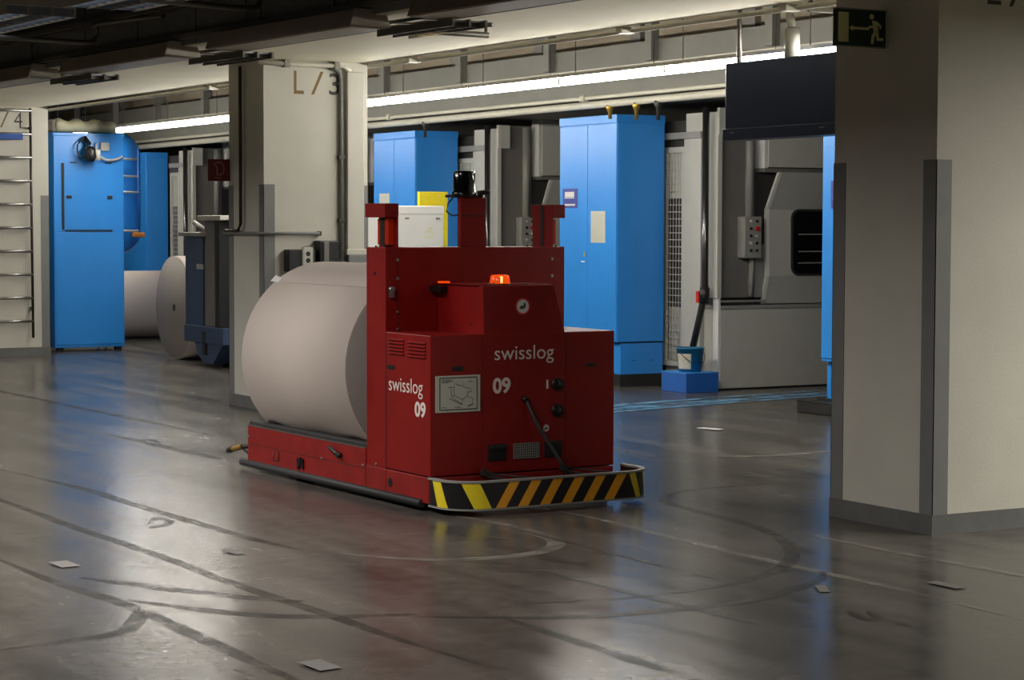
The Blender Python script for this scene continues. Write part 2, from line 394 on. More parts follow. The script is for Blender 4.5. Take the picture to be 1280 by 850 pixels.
# lower seam strip of the side plate and trim
bx('trim_strip', M['steel'], V, -0.002, 0.02, 0.83, 2.59, 0.308, 0.313)
bx('seam', M['darksteel'], sp, -0.0015, 0.0, 0.84, 2.58, 0.182, 0.185)
bx('seam', M['darksteel'], base, -0.0015, 0.0, 0.555, 0.559, 0.07, 0.2)
cr = MB()
cr.prism([(0.03, 0.30), (0.03, 0.10), (1.27, 0.10), (1.27, 0.30), (1.06, 0.26), (0.78, 0.135), (0.32, 0.135), (0.14, 0.22)], 'y', 0.82, 2.56)
cr.build('cradle', M['darksteel'], V)
for x0 in (0.02, 1.22):
    bx('deck_rail', M['rubber'], V, x0, x0 + 0.06, 0.83, 2.61, 0.313, 0.338, 0.006)
for xx in (-0.03, 1.27):
    MB().tube([(xx + 0.03, 0.10, 0.045), (xx + 0.03, 2.69, 0.045)], 0.026, 8).build('edge_bumper', M['rubber'], V)
# wheels under the chassis
for (x, y) in ((0.25, 0.5), (1.05, 0.5), (0.25, 2.2), (1.05, 2.2)):
    MB().lathe([(0.085, -0.04), (0.09, -0.03), (0.09, 0.03), (0.085, 0.04)], (x, y, 0.09), 'x', 20).build('wheel', M['rubber'], V)
# side details
for y, z in ((2.57, 0.235), (1.443, 0.187), (0.86, 0.20), (0.688, 0.224)):
    MB().lathe([(0.009, -0.004), (0.009, 0.002)], (0.0, y, z), 'x', 10).build('bolt', M['steel'], V)
lt = MB(); lt.box(-0.012, 0.0, 1.70, 1.79, 0.135, 0.155); lt.box(-0.012, 0.0, 1.70, 1.72, 0.09, 0.155); lt.box(-0.012, 0, 1.765, 1.79, 0.085, 0.155); lt.box(-0.016, 0, 1.735, 1.755, 0.11, 0.165)
lt.build('latch', M['black'], V)
lv = MB(); lv.tube([(-0.012, 1.30, 0.272), (-0.02, 1.15, 0.232)], 0.014, 8); lv.tube([(0.0, 1.16, 0.236), (-0.035, 1.16, 0.236)], 0.017, 8); lv.build('lever', M['darksteel'], V)
MB().lathe([(0.028, -0.002), (0.028, 0.001)], (0.0, 0.50, 0.13), 'x', 20).build('port', M['black'], V)
hk = MB(); hk.tube([(-0.003, 2.09, 0.17), (-0.003, 2.09, 0.11), (-0.003, 2.17, 0.105), (-0.003, 2.17, 0.16)], 0.004, 6); hk.build('flap_outline', M['darksteel'], V)
# rear sensor arm
ra = thing_arm = MB(); ra.tube([(0.05, 2.60, 0.16), (0.0, 2.70, 0.15)], 0.016, 8); ra.tube([(0.05, 2.60, 0.08), (0.0, 2.70, 0.145)], 0.01, 8); arm = ra.build('rear_sensor_arm', M['rubber'], V)
MB().tube([(0.0, 2.69, 0.152), (-0.02, 2.80, 0.125)], 0.02, 10).build('yellow_sleeve', M['sleeve'], arm)
MB().tube([(-0.02, 2.80, 0.125), (-0.025, 2.86, 0.11)], 0.022, 10).build('end_cap', M['black'], arm)
# head frame: cross panel with returns
fr = MB(); fr.box(0.0, 1.295, 0.559, 0.812, 0.206, 1.560, 0.004); fr = fr.build('head_frame', M['red'], V)
for x, z in ((0.083, 1.483), (0.083, 1.37), (0.083, 1.165), (0.083, 1.06), (1.20, 1.483), (1.20, 1.375)):
    MB().lathe([(0.009, -0.006), (0.011, 0.0)], (x, 0.559, z), 'y', 10).build('bolt', M['steel'], fr)
bx('seam', M['vdark'], fr, 0.081, 0.085, 0.5575, 0.56, 1.05, 1.5)
MB().lathe([(0.012, -0.004), (0.012, 0.001)], (0.0, 0.70, 1.40), 'x', 10).build('hole', M['black'], fr)
lk = MB(); lk.lathe([(0.016, -0.03), (0.02, 0.0)], (0.035, 0.559, 1.305), 'y', 12); lk.box(0.022, 0.048, 0.535, 0.56, 1.255, 1.30); lk.build('lock', M['steel'], fr)
# front housing: wide box with raised centre hood
bxm = bx('housing', M['red'], V, 0.0, 1.304, 0.0, 0.557, 0.212, 1.048, 0.006)
hd = MB(); hd.prism([(0.365, 1.04), (0.942, 1.04), (0.858, 1.337), (0.357, 1.337)], 'y', -0.001, 0.556, 0.005); hood = hd.build('hood', M['red'], V)
cp = bx('centre_panel', M['red'], V, 0.367, 0.942, -0.004, 0.01, 0.214, 1.046, 0.002)
for x in (0.3655, 0.9435):
    bx('seam', M['vdark'], V, x - 0.0015, x + 0.0015, -0.0015, 0.002, 0.214, 1.046)
bx('seam', M['vdark'], V, -0.0015, 0.002, 0.553, 0.559, 0.21, 1.046)
bx('hood_flange', M['red2'], V, 0.34, 0.868, 0.05, 0.556, 1.337, 1.341)
for y, z in ((0.15, 1.28), (0.40, 1.28), (0.15, 1.10), (0.40, 1.10)):
    MB().lathe([(0.007, -0.004), (0.007, 0.0)], (0.363, y, z), 'x', 8).build('rivet', M['darksteel'], hood)
# louvre slats on the left flank
for c0, c1 in ((0.325, 0.522), (0.055, 0.275)):
    for k in range(5):
        z = 1.012 - k * 0.021 - (0.006 if c0 < 0.2 else 0)
        MB().prism([(0.0, z), (-0.012, z - 0.010), (0.0, z - 0.013)], 'y', c0, c1).build('louvre_slat', M['red'], bxm)
bx('hole', M['black'], bxm, -0.002, 0.001, 0.44, 0.535, 0.822, 0.846)
bx('grip_slot', M['black'], bxm, 0.15, 0.222, -0.003, 0.001, 0.835, 0.862, 0.001)
bx('grip_slot', M['black'], bxm, 1.09, 1.17, -0.003, 0.001, 0.83, 0.85, 0.001)
# lettering
text('lettering', 'swisslog', face_neg_x((-0.001, 0.515, 0.665)), 0.425, 0.115, M['print'], V)
text('lettering', '09', face_neg_x((-0.001, 0.188, 0.555)), 0.135, 0.095, M['print'], V, bold=0.035)
text('lettering', 'swisslog', face_neg_y((0.436, -0.005, 0.862)), 0.42, 0.113, M['print'], V)
text('lettering', '09', face_neg_y((0.424, -0.005, 0.687)), 0.125, 0.098, M['print'], V, bold=0.035)
flat('lettering', [(0, 0), (0.016, 0), (0.016, 0.055), (0, 0.055)], face_neg_y((0.802, -0.005, 0.705)), M['print'], V)
# plan sheet
sh = bx('plan_sheet', M['sheet'], V, 0.033, 0.338, -0.004, 0.001, 0.590, 0.808)
fm = MB()
def seg2(mb, pts, wd):
    for (a, b), (c, d) in zip(pts, pts[1:]):
        t = Vector((c - a, d - b)); n = Vector((-t.y, t.x)).normalized() * wd / 2
        mb.quad((a - n.x, -0.0055, b - n.y), (c - n.x, -0.0055, d - n.y), (c + n.x, -0.0055, d + n.y), (a + n.x, -0.0055, b + n.y))
X, Z = 0.033, 0.59
seg2(fm, [(X + .028, Z + .016), (X + .282, Z + .016), (X + .282, Z + .205), (X + .028, Z + .205), (X + .028, Z + .016)], 0.005)
fm.build('sheet_border', M['ink'], sh)
dr = MB()
def P_(l): return [(X + a, Z + b) for a, b in l]
for l in ([(.13, .17), (.24, .135)], [(.125, .165), (.125, .10), (.105, .095), (.105, .14)], [(.125, .10), (.18, .075), (.18, .045), (.115, .085), (.115, .10)],
          [(.09, .085), (.175, .045)], [(.18, .075), (.215, .095), (.25, .08), (.25, .045), (.215, .035)], [(.215, .095), (.215, .115), (.25, .125)], [(.04, .193), (.105, .193)], [(.04, .186), (.12, .184)],
          [(.04, .178), (.085, .178)], [(.085, .148), (.12, .148)], [(.22, .18), (.25, .18)], [(.04, .03), (.07, .03)], [(.13, .03), (.17, .03)], [(.185, .165), (.195, .165)], [(.22, .03), (.255, .045)]):
    seg2(dr, P_(l), 0.0022 if len(l) > 2 else 0.003)
dr.build('sheet_drawing', M['ink'], sh)
# round sticker on the hood and the small one below
def sticker(cx, cz, r, y):
    o = flat('round_sticker', disc_pts(cx, cz, r), face_neg_y((0, y, 0)), M['white'], V, 0.0012)
    o2 = flat('sticker_ring', disc_pts(cx, cz, r) + disc_pts(cx, cz, r)[:1] + [(cx + r * .8 * math.cos(-t * 2 * math.pi / 24), cz + r * .8 * math.sin(-t * 2 * math.pi / 24)) for t in range(25)], face_neg_y((0, y, 0)), M['red_part'], o, 0.0018)
    flat('sticker_figure', [(cx - r * .45, cz - r * .1), (cx - r * .2, cz + r * .12), (cx + r * .05, cz + r * .05), (cx + r * .15, cz + r * .4), (cx + r * .35, cz + r * .42), (cx + r * .42, cz - r * .05), (cx + r * .1, cz - r * .3), (cx - r * .4, cz - r * .3)], face_neg_y((0, y, 0)), M['ink'], o, 0.0016)
sticker(0.636, 1.209, 0.052, -0.001)
sticker(0.802, 0.466, 0.026, -0.005)
# headlamps
for z in (0.731, 0.57):
    h = MB().lathe([(0.040, 0.012), (0.040, -0.012), (0.033, -0.014)], (0.881, -0.004, z), 'y', 24).build('headlamp', M['black'], V)
    MB().lathe([(0.031, -0.012), (0.022, -0.018), (0.008, -0.021)], (0.881, -0.004, z), 'y', 20).build('headlamp_lens', M['glass'], h)
# lower openings and grille
for x0, x1 in ((0.393, 0.518), (0.79, 0.912)):
    o = bx('sensor_window', M['black'], V, x0, x1, -0.008, 0.0, 0.285, 0.385, 0.003)
    bx('sensor_hood', M['rubber'], o, x0 + 0.01, x1 - 0.005, -0.02, -0.006, 0.362, 0.38)
gr = bx('grille_back', M['vdark'], V, 0.57, 0.752, -0.006, 0.0, 0.29, 0.382)
g = MB()
for k in range(13): g.box(0.57 + k * 0.0148, 0.574 + k * 0.0148, -0.009, -0.006, 0.29, 0.382)
for k in range(7): g.box(0.57, 0.752, -0.0095, -0.0065, 0.29 + k * 0.0148, 0.2935 + k * 0.0148)
g.build('grille_wires', M['mgrey'], gr)
# bumper band around the front, with stripes
def arc(cx, cy, rx, ry, a0, a1, n=10): return [(cx + rx * math.cos(a0 + (a1 - a0) * k / n), cy + ry * math.sin(a0 + (a1 - a0) * k / n)) for k in range(n + 1)]
path = [(0.0, 0.02), (0.0, -0.10)] + arc(0.21, -0.10, 0.21, 0.21, math.pi, 1.5 * math.pi)[1:] + [(0.7, -0.31)] + arc(1.205, -0.10, 0.21, 0.21, 1.5 * math.pi, 2 * math.pi) + [(1.415, 0.06)]
path = [Vector(p) for p in path]
cum = [0.0]
for a, b in zip(path, path[1:]): cum.append(cum[-1] + (b - a).length)
def at(s):
    s = max(0, min(cum[-1] - 1e-6, s))
    for i in range(len(path) - 1):
        if s <= cum[i + 1]:
            t = (s - cum[i]) / (cum[i + 1] - cum[i]); p = path[i].lerp(path[i + 1], t); d = (path[i + 1] - path[i]).normalized()
            return p, Vector((d.y, -d.x))
ZB0, ZB1 = 0.045, 0.200
def band(mb, off, z0, z1, thick, s0=0.0, s1=None, n=60):
    s1 = cum[-1] if s1 is None else s1; R = []
    for k in range(n + 1):
        p, nn = at(s0 + (s1 - s0) * k / n); a = p + nn * off; b = p + nn * (off - thick)
        R.append([mb.bm.verts.new((*a, z0)), mb.bm.verts.new((*a, z1)), mb.bm.verts.new((*b, z1)), mb.bm.verts.new((*b, z0))])
    for A, B in zip(R, R[1:]):
        for j in range(4): mb.bm.faces.new((A[j], A[(j + 1) % 4], B[(j + 1) % 4], B[j]))
    mb.bm.faces.new(R[0]); mb.bm.faces.new(R[-1][::-1])
    bmesh.ops.recalc_face_normals(mb.bm, faces=mb.bm.faces[:]); return mb
bump = band(MB(), 0.0, ZB0, ZB1, 0.02).build('bumper', M['band'], V)
e = band(MB(), 0.006, ZB1 - 0.002, ZB1 + 0.010, 0.03); band(e, 0.004, ZB0 - 0.008, ZB0 + 0.002, 0.02)
e.build('bumper_edge_strip', M['mgrey'], bump)
def stripe(top0, top1, shift, m, z0=ZB0 + 0.003, z1=ZB1 - 0.004):
    bm = bmesh.new(); rows = []
    for j in range(4):
        v = j / 3; sh_ = shift * (1 - v); r = []
        for k in range(7):
            p, nn = at(top0 + sh_ + (top1 - top0) * k / 6); p = p + nn * 0.002
            r.append(bm.verts.new((*p, z0 + (z1 - z0) * v)))
        rows.append(r)
    for A, B in zip(rows, rows[1:]):
        for k in range(6): bm.faces.new((A[k], A[k + 1], B[k + 1], B[k]))
    me = bpy.data.meshes.new('stripe'); bm.to_mesh(me); bm.free(); me.materials.append(m)
    o = bpy.data.objects.new('stripe', me); COL.objects.link(o); o.parent = bump
S0 = 0.12 + 0.21 * math.pi / 2          # arc length where the straight front starts (x = 0.21)
stripe(0.05, 0.145, 0.06, M['yellow']); stripe(0.29, 0.40, 0.075, M['yellow'])
for k in range(6):
    t0 = S0 + 0.148 + k * 0.152
    stripe(t0, t0 + 0.07, -0.095, M['orange'])
stripe(S0 + 0.995, S0 + 1.045, 0.055, M['yellow']); stripe(S0 + 1.135, S0 + 1.215, 0.04, M['yellow'])
# bumper brackets and whip rod
for x in (0.37, 0.93):
    b = MB(); b.box(x - 0.03, x + 0.03, -0.06, 0.0, 0.205, 0.225); b.box(x - 0.012, x + 0.012, -0.29, -0.05, 0.196, 0.206); b.box(x - 0.035, x - 0.015, -0.05, -0.02, 0.22, 0.25); b.build('bumper_bracket', M['rubber'], V)
MB().tube([(0.37, -0.05, 0.215), (0.55, -0.29, 0.205)], 0.006, 6).build('bumper_link', M['rubber'], V)
MB().tube([(0.98, -0.05, 0.215), (1.1, -0.28, 0.205)], 0.006, 6).build('bumper_link', M['rubber'], V)
MB().tube([(0.652, -0.012, 0.645), (0.70, -0.06, 0.50), (0.80, -0.14, 0.30), (0.86, -0.20, 0.17)], 0.011, 8).build('contact_rod', M['rubber'], V)
MB().tube([(0.648, 0.0, 0.655), (0.652, -0.02, 0.64)], 0.018, 8).build('rod_socket', M['black'], V)
# beacon and marker lamp on the hood
bc = MB().lathe([(0.062, 0.0), (0.062, 0.008), (0.056, 0.050), (0.050, 0.056), (0.02, 0.058)], (0.53, 0.09, 1.341), 'z', 28).build('beacon_lens', M['amber'], V)
MB().tube([(0.535, 0.085, 1.35), (0.535, 0.085, 1.388)], 0.010, 10).build('bulb', M['bulb'], bc)
MB().tube([(0.51, 0.10, 1.35), (0.51, 0.10, 1.385)], 0.028, 10).build('lamp_reflector', M['red'], bc)
MB().lathe([(0.066, 0.0), (0.066, 0.008)], (0.53, 0.09, 1.337), 'z', 24).build('beacon_base', M['black'], V)
mk = bx('marker_lamp', M['black'], V, 0.30, 0.352, 0.42, 0.55, 1.285, 1.325, 0.003)
bx('marker_lens', M['amber'], mk, 0.33, 0.385, 0.44, 0.50, 1.3405, 1.353, 0.002)
for x in (0.44, 0.47, 0.66, 0.69):
    bx('clip', M['steel'], V, x, x + 0.015, 0.06, 0.075, 1.341, 1.35)
# warning-lamp brackets left and right on the head frame
def lamp_bracket(s):
    x = 0.0 if s < 0 else 1.295
    def xr(a, b): return (min(x - s * a, x - s * b), max(x - s * a, x - s * b))
    a, b = xr(0.082, 0.092)
    o = bx('bracket_plate', M['red'], V, a, b, 0.565, 0.80, 1.56, 1.745)
    a, b = xr(-0.004, 0.092)
    bx('bracket_head', M['red'], o, a, b, 0.56, 0.822, 1.742, 1.828, 0.003)
    a, b = xr(0.04, 0.082)
    c = bx('indicator_lens', M['indicator'], o, a, b, 0.60, 0.74, 1.575, 1.735, 0.004)
    a, b = xr(0.036, 0.045)
    bx('lens_divider', M['black'], o, a, b, 0.645, 0.70, 1.57, 1.74, 0.002)
    a, b = xr(0.0925, 0.0945)
    bx('cable_channel', M['vdark'], o, a, b, 0.66, 0.70, 1.56, 1.82)
    for y in (0.62, 0.74): MB().lathe([(0.008, 0.0), (0.008, 0.01)], (x - s * 0.03, y, 1.56), 'z', 8).build('bolt', M['black'], o)
M['indicator'] = mat('amber_indicator_lens', (170, 40, 12), 0.25, var=0.1, emit=0.12)
lamp_bracket(-1); lamp_bracket(1)
# laser scanner mast
ms = bx('mast', M['red'], V, 0.530, 0.712, 0.562, 0.60, 1.56, 1.868, 0.003)
bx('mast_seam', M['vdark'], ms, 0.536, 0.711, 0.5605, 0.563, 1.752, 1.757)
sc = MB().lathe([(0.078, 0.0), (0.078, 0.035), (0.070, 0.04), (0.070, 0.15), (0.066, 0.162), (0.05, 0.166)], (0.587, 0.62, 1.868), 'z', 28).build('scanner_head', M['gloss'], V)
bx('scanner_foot', M['black'], sc, 0.49, 0.70, 0.575, 0.69, 1.868, 1.885, 0.004)
MB().tube([(0.66, 0.58, 1.895), (0.70, 0.57, 1.90), (0.735, 0.56, 1.905)], 0.016, 10).build('scanner_plug', M['black'], sc)
MB().tube([(0.50, 0.60, 1.87), (0.46, 0.60, 1.83), (0.45, 0.60, 1.78), (0.49, 0.60, 1.755), (0.530, 0.59, 1.76)], 0.005, 6).build('scanner_cable', M['black'], sc)

# paper roll on the vehicle (top level: it rests in the cradle)
def roll(name, label, loc, rz, R, length, flap=False):
    t = thing(name, label, 'paper roll', loc, rz, )
    MB().lathe([(R, 0.0), (R, length)], (0, 0, R), 'y', 96).build('paper_body', M['paper'], t)
    for y, s in ((0.0, -1), (length, 1)):
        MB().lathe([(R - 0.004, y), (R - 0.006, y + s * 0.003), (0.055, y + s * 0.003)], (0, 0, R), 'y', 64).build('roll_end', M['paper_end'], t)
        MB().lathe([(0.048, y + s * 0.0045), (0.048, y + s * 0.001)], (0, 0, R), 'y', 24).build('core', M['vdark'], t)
    return t
th = TH
def vloc(x, y, z): return (5.798 + x * math.cos(th) - y * math.sin(th), 11.062 + x * math.sin(th) + y * math.cos(th), z)
R1 = 0.647
r1 = roll('paper_roll', 'large pale newsprint roll lying on the red transport vehicle', vloc(0.55, 0.912, 0.144), TH, R1, 1.56)
# loose outer sheet: a thin strip of the last winding along the top left
bm = bmesh.new(); A = []
for k in range(9):
    a = math.radians(128 - k * 6)
    A.append((bm.verts.new((R1 * math.cos(a) * 1.004, 0.0, R1 + R1 * 1.004 * math.sin(a))), bm.verts.new((R1 * math.cos(a) * 1.004, 1.562, R1 + R1 * 1.004 * math.sin(a)))))
for (a, b), (c, d) in zip(A, A[1:]): bm.faces.new((a, b, d, c)).smooth = True
me = bpy.data.meshes.new('outer_sheet'); bm.to_mesh(me); bm.free(); me.materials.append(M['paper'])
o = bpy.data.objects.new('outer_sheet', me); COL.objects.link(o); o.parent = r1

b = MB(); b.quad((-0.40, 1.50, 1.155), (-0.37, 1.50, 1.185), (-0.385, 1.57, 1.205), (-0.425, 1.57, 1.165)); b.build('paper_flap', M['white'], r1)
# ------------------------------------------------------------------ press line (repeats every 4.59 m along y)
PITCH_Y = 4.59
def cabinet():
    t = thing('switch_cabinet', '', 'cabinet', (12.03, 18.77, 0), 0, 'blue switch cabinets along the press')
    bx('body', M['blue'], t, 0.012, 0.60, 0.0, 1.15, 0.47, 2.85, 0.006)
    for a, b in ((0.006, 0.572), (0.578, 1.144)):
        d = bx('door', M['blue_door'], t, 0.0, 0.014, a, b, 0.50, 2.755, 0.004)
        if a > 0.3: bx('door_handle', M['mgrey'], d, -0.012, 0.0, 0.60, 0.63, 1.36, 1.41, 0.003)
    bx('cornice', M['blue'], t, -0.004, 0.604, -0.004, 1.154, 2.765, 2.852, 0.005)
    lb = bx('lower_box', M['blue'], t, 0.06, 0.595, 0.004, 1.13, 0.128, 0.455, 0.005)
    bx('neck', M['vdark'], t, 0.08, 0.56, 0.03, 1.12, 0.455, 0.47)
    bx('plinth', M['vdark'], t, 0.04, 0.62, -0.02, 1.25, 0.0, 0.128)
    for x in (0.2, 0.42): bx('slot', M['vdark'], lb, x, x + 0.06, 0.0025, 0.006, 0.27, 0.275)
    return t
cab0 = cabinet()
CAB_LABELS = {0: 'tall blue switch cabinet bearing a violet plate and white notice', 1: 'tall blue switch cabinet behind the white desk unit with glare on top',
              -1: 'blue switch cabinet edge just left of the big right pillar', 3: 'far blue switch cabinet beside the hanging ladder at left',
              2: 'blue switch cabinet mostly hidden behind the left pillar'}
cabs = {}
for k in (0, 1, -1, 3, 2):
    c = cab0 if k == 0 else copy_tree(cab0)
    c.location = (12.03, 18.77 + k * PITCH_Y + (0.3 if k == 3 else 0), 0); c['label'] = CAB_LABELS[k]; cabs[k] = c
    if k == 3: c.scale = (0.62, 1, 1)
# the plates on cabinet 0 (added after copying)
pl_ = bx('name_plate', M['sign_blue'], cab0, -0.004, 0.0, 0.775, 1.075, 1.88, 2.09)
for z0, z1, a, b in ((2.0, 2.055, 0.84, 1.03), (1.985, 1.995, 0.84, 1.04), (1.905, 1.925, 0.82, 1.04)): bx('plate_line', M['white'], pl_, -0.0055, -0.004, a, b, z0, z1)
bx('notice', M['sheet'], cab0, -0.003, 0.0, 0.215, 0.50, 1.51, 1.845)
bx('small_sticker', M['white'], cab0, -0.003, 0.0, 0.62, 0.69, 1.30, 1.312)
bx('notice', M['sheet'], cabs[1], -0.003, 0.0, 0.70, 0.98, 1.95, 2.09)
bx('notice', M['sign_blue'], cabs[-1], -0.003, 0.0, 0.80, 1.02, 1.85, 2.10)

def rrect(x0, x1, z0, z1, r, n=5):
    pts = []
    for cx, cz, a in ((x1 - r, z0 + r, -90), (x1 - r, z1 - r, 0), (x0 + r, z1 - r, 90), (x0 + r, z0 + r, 180)):
        for k in range(n + 1):
            t = math.radians(a + 90 * k / n); pts.append((cx + r * math.cos(t), cz + r * math.sin(t)))
    return pts
def press_unit():
    # local origin: x = 12.72 (front edge), y = 17.9 (bay face)
    t = thing('press_unit', '', 'printing press', (12.72, 17.9, 0), 0, 'grey press units along the line')
    bx('base_housing', M['lgrey'], t, 0.03, 4.0, 0.0, 1.0, 0.015, 0.83, 0.005)
    bx('lit_base_edge', M['white'], t, 0.0, 0.03, 0.002, 0.10, 0.02, 0.95, 0.004)  # whiter strip paints the light on the base's left face
    bx('base_ledge', M['mgrey'], t, 0.03, 4.0, -0.005, 0.4, 0.835, 0.87, 0.003)
    bx('slide_bar', M['mgrey'], t, 0.03, 0.62, 0.02, 0.05, 0.905, 0.925)
    bx('core_body', M['coregrey'], t, 0.05, 4.0, 0.12, 1.9, 0.0, 2.8)
    bx('side_frame', M['dgrey'], t, 0.05, 0.50, 0.07, 0.12, 0.95, 2.9, 0.003)
    bx('inner_panel', M['mgrey'], t, 0.50, 0.62, 0.06, 0.12, 0.95, 1.5, 0.003)
    bx('column', M['lgrey'], t, -0.02, 0.04, 0.0, 0.19, 0.95, 2.86, 0.006)
    bx('column_bracket', M['lgrey'], t, -0.02, 0.15, -0.02, 0.02, 2.62, 2.9, 0.006)
    bx('flat_panel', M['lgrey'], t, -0.02, 0.03, 0.30, 0.61, 0.24, 2.60, 0.005)
    bx('cross_arm', M['mgrey'], t, -0.04, 0.02, 0.28, 1.0, 2.60, 2.67, 0.004)
    bx('top_plate', M['lgrey'], t, -0.03, 0.03, 0.20, 0.56, 2.67, 2.86, 0.004)
    g = MB(); y0, y1, z0, z1 = 0.60, 0.985, 0.21, 2.52
    g.box(-0.02, 0.01, y0, y0 + 0.05, z0, z1); g.box(-0.02, 0.01, y1 - 0.05, y1, z0, z1); g.box(-0.02, 0.01, y0, y1, z0, z0 + 0.05); g.box(-0.02, 0.01, y0, y1, z1 - 0.06, z1)
    gf = g.build('guard_frame', M['lgrey'], t)
    g = MB()
    for k in range(31): z = z0 + 0.08 + k * 0.0735; g.box(-0.012, -0.004, y0 + 0.05, y1 - 0.05, z, z + 0.009)
    for k in range(4): y = y0 + 0.11 + k * 0.055; g.box(-0.010, -0.004, y, y + 0.005, z0 + 0.05, z1 - 0.06)
    tag(g.build('guard_wires', M['lgrey'], gf), kind='stuff')
    bx('guard_blind', M['sheet'], gf, 0.015, 0.03, y0 + 0.02, y1 - 0.02, 1.98, 2.48)
    # hose post with red valve
    po = MB().tube([(-0.10, 0.10, 2.9), (-0.10, 0.10, 1.02), (-0.10, 0.17, 0.80), (-0.18, 0.20, 0.42)], 0.036, 12).build('hose_post', M['hosepost'], t)
    MB().tube([(-0.10, 0.10, 1.06), (-0.10, 0.115, 0.90)], 0.05, 12).build('hose_coupling', M['black'], po)
    bx('valve_handle', M['red_part'], po, -0.14, -0.07, 0.16, 0.21, 0.90, 1.02, 0.006)
    # upper housing, door with window
    bx('upper_housing', M['lgrey'], t, 0.575, 4.0, -0.06, 0.12, 2.30, 2.98, 0.006)
    bx('upper_edge', M['white'], t, 0.53, 0.575, -0.055, 0.12, 2.29, 2.98, 0.004)
    bx('upper_shade', M['dgrey'], t, 0.54, 4.0, -0.04, 0.12, 2.25, 2.29)
    prof = [(-0.215, 2.245), (0.0, 1.862), (-0.01, 1.173), (0.07, 0.88), (0.10, 0.88), (0.03, 1.173), (0.04, 1.862), (-0.175, 2.245)]
    dn = MB(); dn.prism(prof, 'x', 0.60, 3.6, 0.004); door = dn.build('press_door', M['lgrey'], t)
    rim = MB()
    for (a, b), (c, d) in zip(prof[:4], prof[1:4]):
        dy, dz = c - a, d - b; L_ = math.hypot(dy, dz); ny, nz = -dz / L_ * -0.008, dy / L_ * -0.008
        rim.quad((0.596, a - 0.003, b), (0.635, a - 0.006, b), (0.635, c - 0.006, d), (0.596, c - 0.003, d))
    rim.build('door_rim', M['white'], door)
    wf = MB(); wf.prism(rrect(0.915, 2.6, 1.17, 1.87, 0.10), 'y', -0.02, 0.01); wfo = wf.build('window_seal', M['rubber'], door)
    wf = MB(); wf.prism(rrect(0.94, 2.575, 1.195, 1.845, 0.08), 'y', -0.024, -0.012); wfo2 = wf.build('window_pane', M['glass'], door)
    for z in (1.30, 1.42, 1.60): bx('roller_bar', M['mgrey'], wfo2, 1.0, 2.5, -0.030, -0.025, z, z + 0.012)
    # control box on its conduit
    cb = bx('control_box', M['mgrey'], t, 0.28, 0.50, -0.06, 0.07, 1.36, 1.79, 0.01)
    for i in range(5):
        for j in range(2):
            if (i, j) == (1, 1): continue
            MB().lathe([(0.016, 0.0), (0.014, -0.014)], (0.36 + j * 0.075, -0.06, 1.74 - i * 0.075), 'y', 10).build('button', M['black' if (i + j) % 3 else 'lgrey'], cb)
    MB().lathe([(0.024, 0.0), (0.026, -0.024)], (0.436, -0.06, 1.665), 'y', 12).build('stop_button', M['red_part'], cb)
    MB().tube([(0.40, 0.03, 1.79), (0.40, 0.03, 2.88)], 0.045, 10).build('conduit', M['mgrey'], t)
    MB().tube([(0.44, 0.03, 1.36), (0.44, 0.05, 0.96)], 0.03, 10).build('conduit', M['mgrey'], t)
    return t
M['hosepost'] = mat('black_hose_post', (38, 37, 37), 0.25, coat=0.4)
pu0 = press_unit()
PU_LABELS = {0: 'grey press unit with rounded window right of the violet-plated blue cabinet', 1: 'grey press unit behind the scanner mast of the red vehicle',
             2: 'grey press unit almost wholly hidden behind the left pillar', 3: 'far grey press unit seen behind the red hose sign at left', -1: 'press unit behind the big right pillar'}
for k in (0, 1, 2, 3, -1):
    c = pu0 if k == 0 else copy_tree(pu0)
    c.location = (12.72 - (0.33 if k == 3 else 0), 17.9 + k * PITCH_Y , 0); c['label'] = PU_LABELS[k]

# blue step with bucket
st = thing('blue_step', 'low blue step box on the floor carrying a teal bucket', 'step', (12.21, 17.73, 0))
bx('step_box', M['blue_plinth'], st, 0.0, 0.40, 0.0, 0.45, 0.0, 0.195, 0.005)
bx('step_top', M['blue'], st, -0.004, 0.404, -0.004, 0.454, 0.195, 0.204, 0.002)
bk = thing('bucket', 'teal plastic bucket with pale label standing on the blue step', 'bucket', (12.42, 17.97, 0.204))
MB().lathe([(0.105, 0.0), (0.115, 0.004), (0.142, 0.23), (0.150, 0.232), (0.150, 0.245), (0.138, 0.245), (0.128, 0.2), (0.108, 0.02), (0.02, 0.012)], (0, 0, 0), 'z', 28).build('pail', M['bucket'], bk)
bm = MB(); R_ = []
for k in range(9):
    a = math.radians(168 + k * 9); R_.append((bm.bm.verts.new((0.121 * math.cos(a), 0.121 * math.sin(a), 0.03)), bm.bm.verts.new((0.139 * math.cos(a), 0.139 * math.sin(a), 0.185))))
for (a, b), (c, d) in zip(R_, R_[1:]): bm.bm.faces.new((a, c, d, b))
bm.build('pail_label', M['bucket_label'], bk)
hb = []
for k in range(13):
    a = math.pi * k / 12; hb.append((0.150 * math.cos(a), -0.10 * math.sin(a) - 0.06 * math.sin(a), 0.225 - 0.14 * math.sin(a)))
MB().tube([(x * 1.0, y, z) for x, y, z in hb], 0.004, 6).build('wire_handle', M['darksteel'], bk)

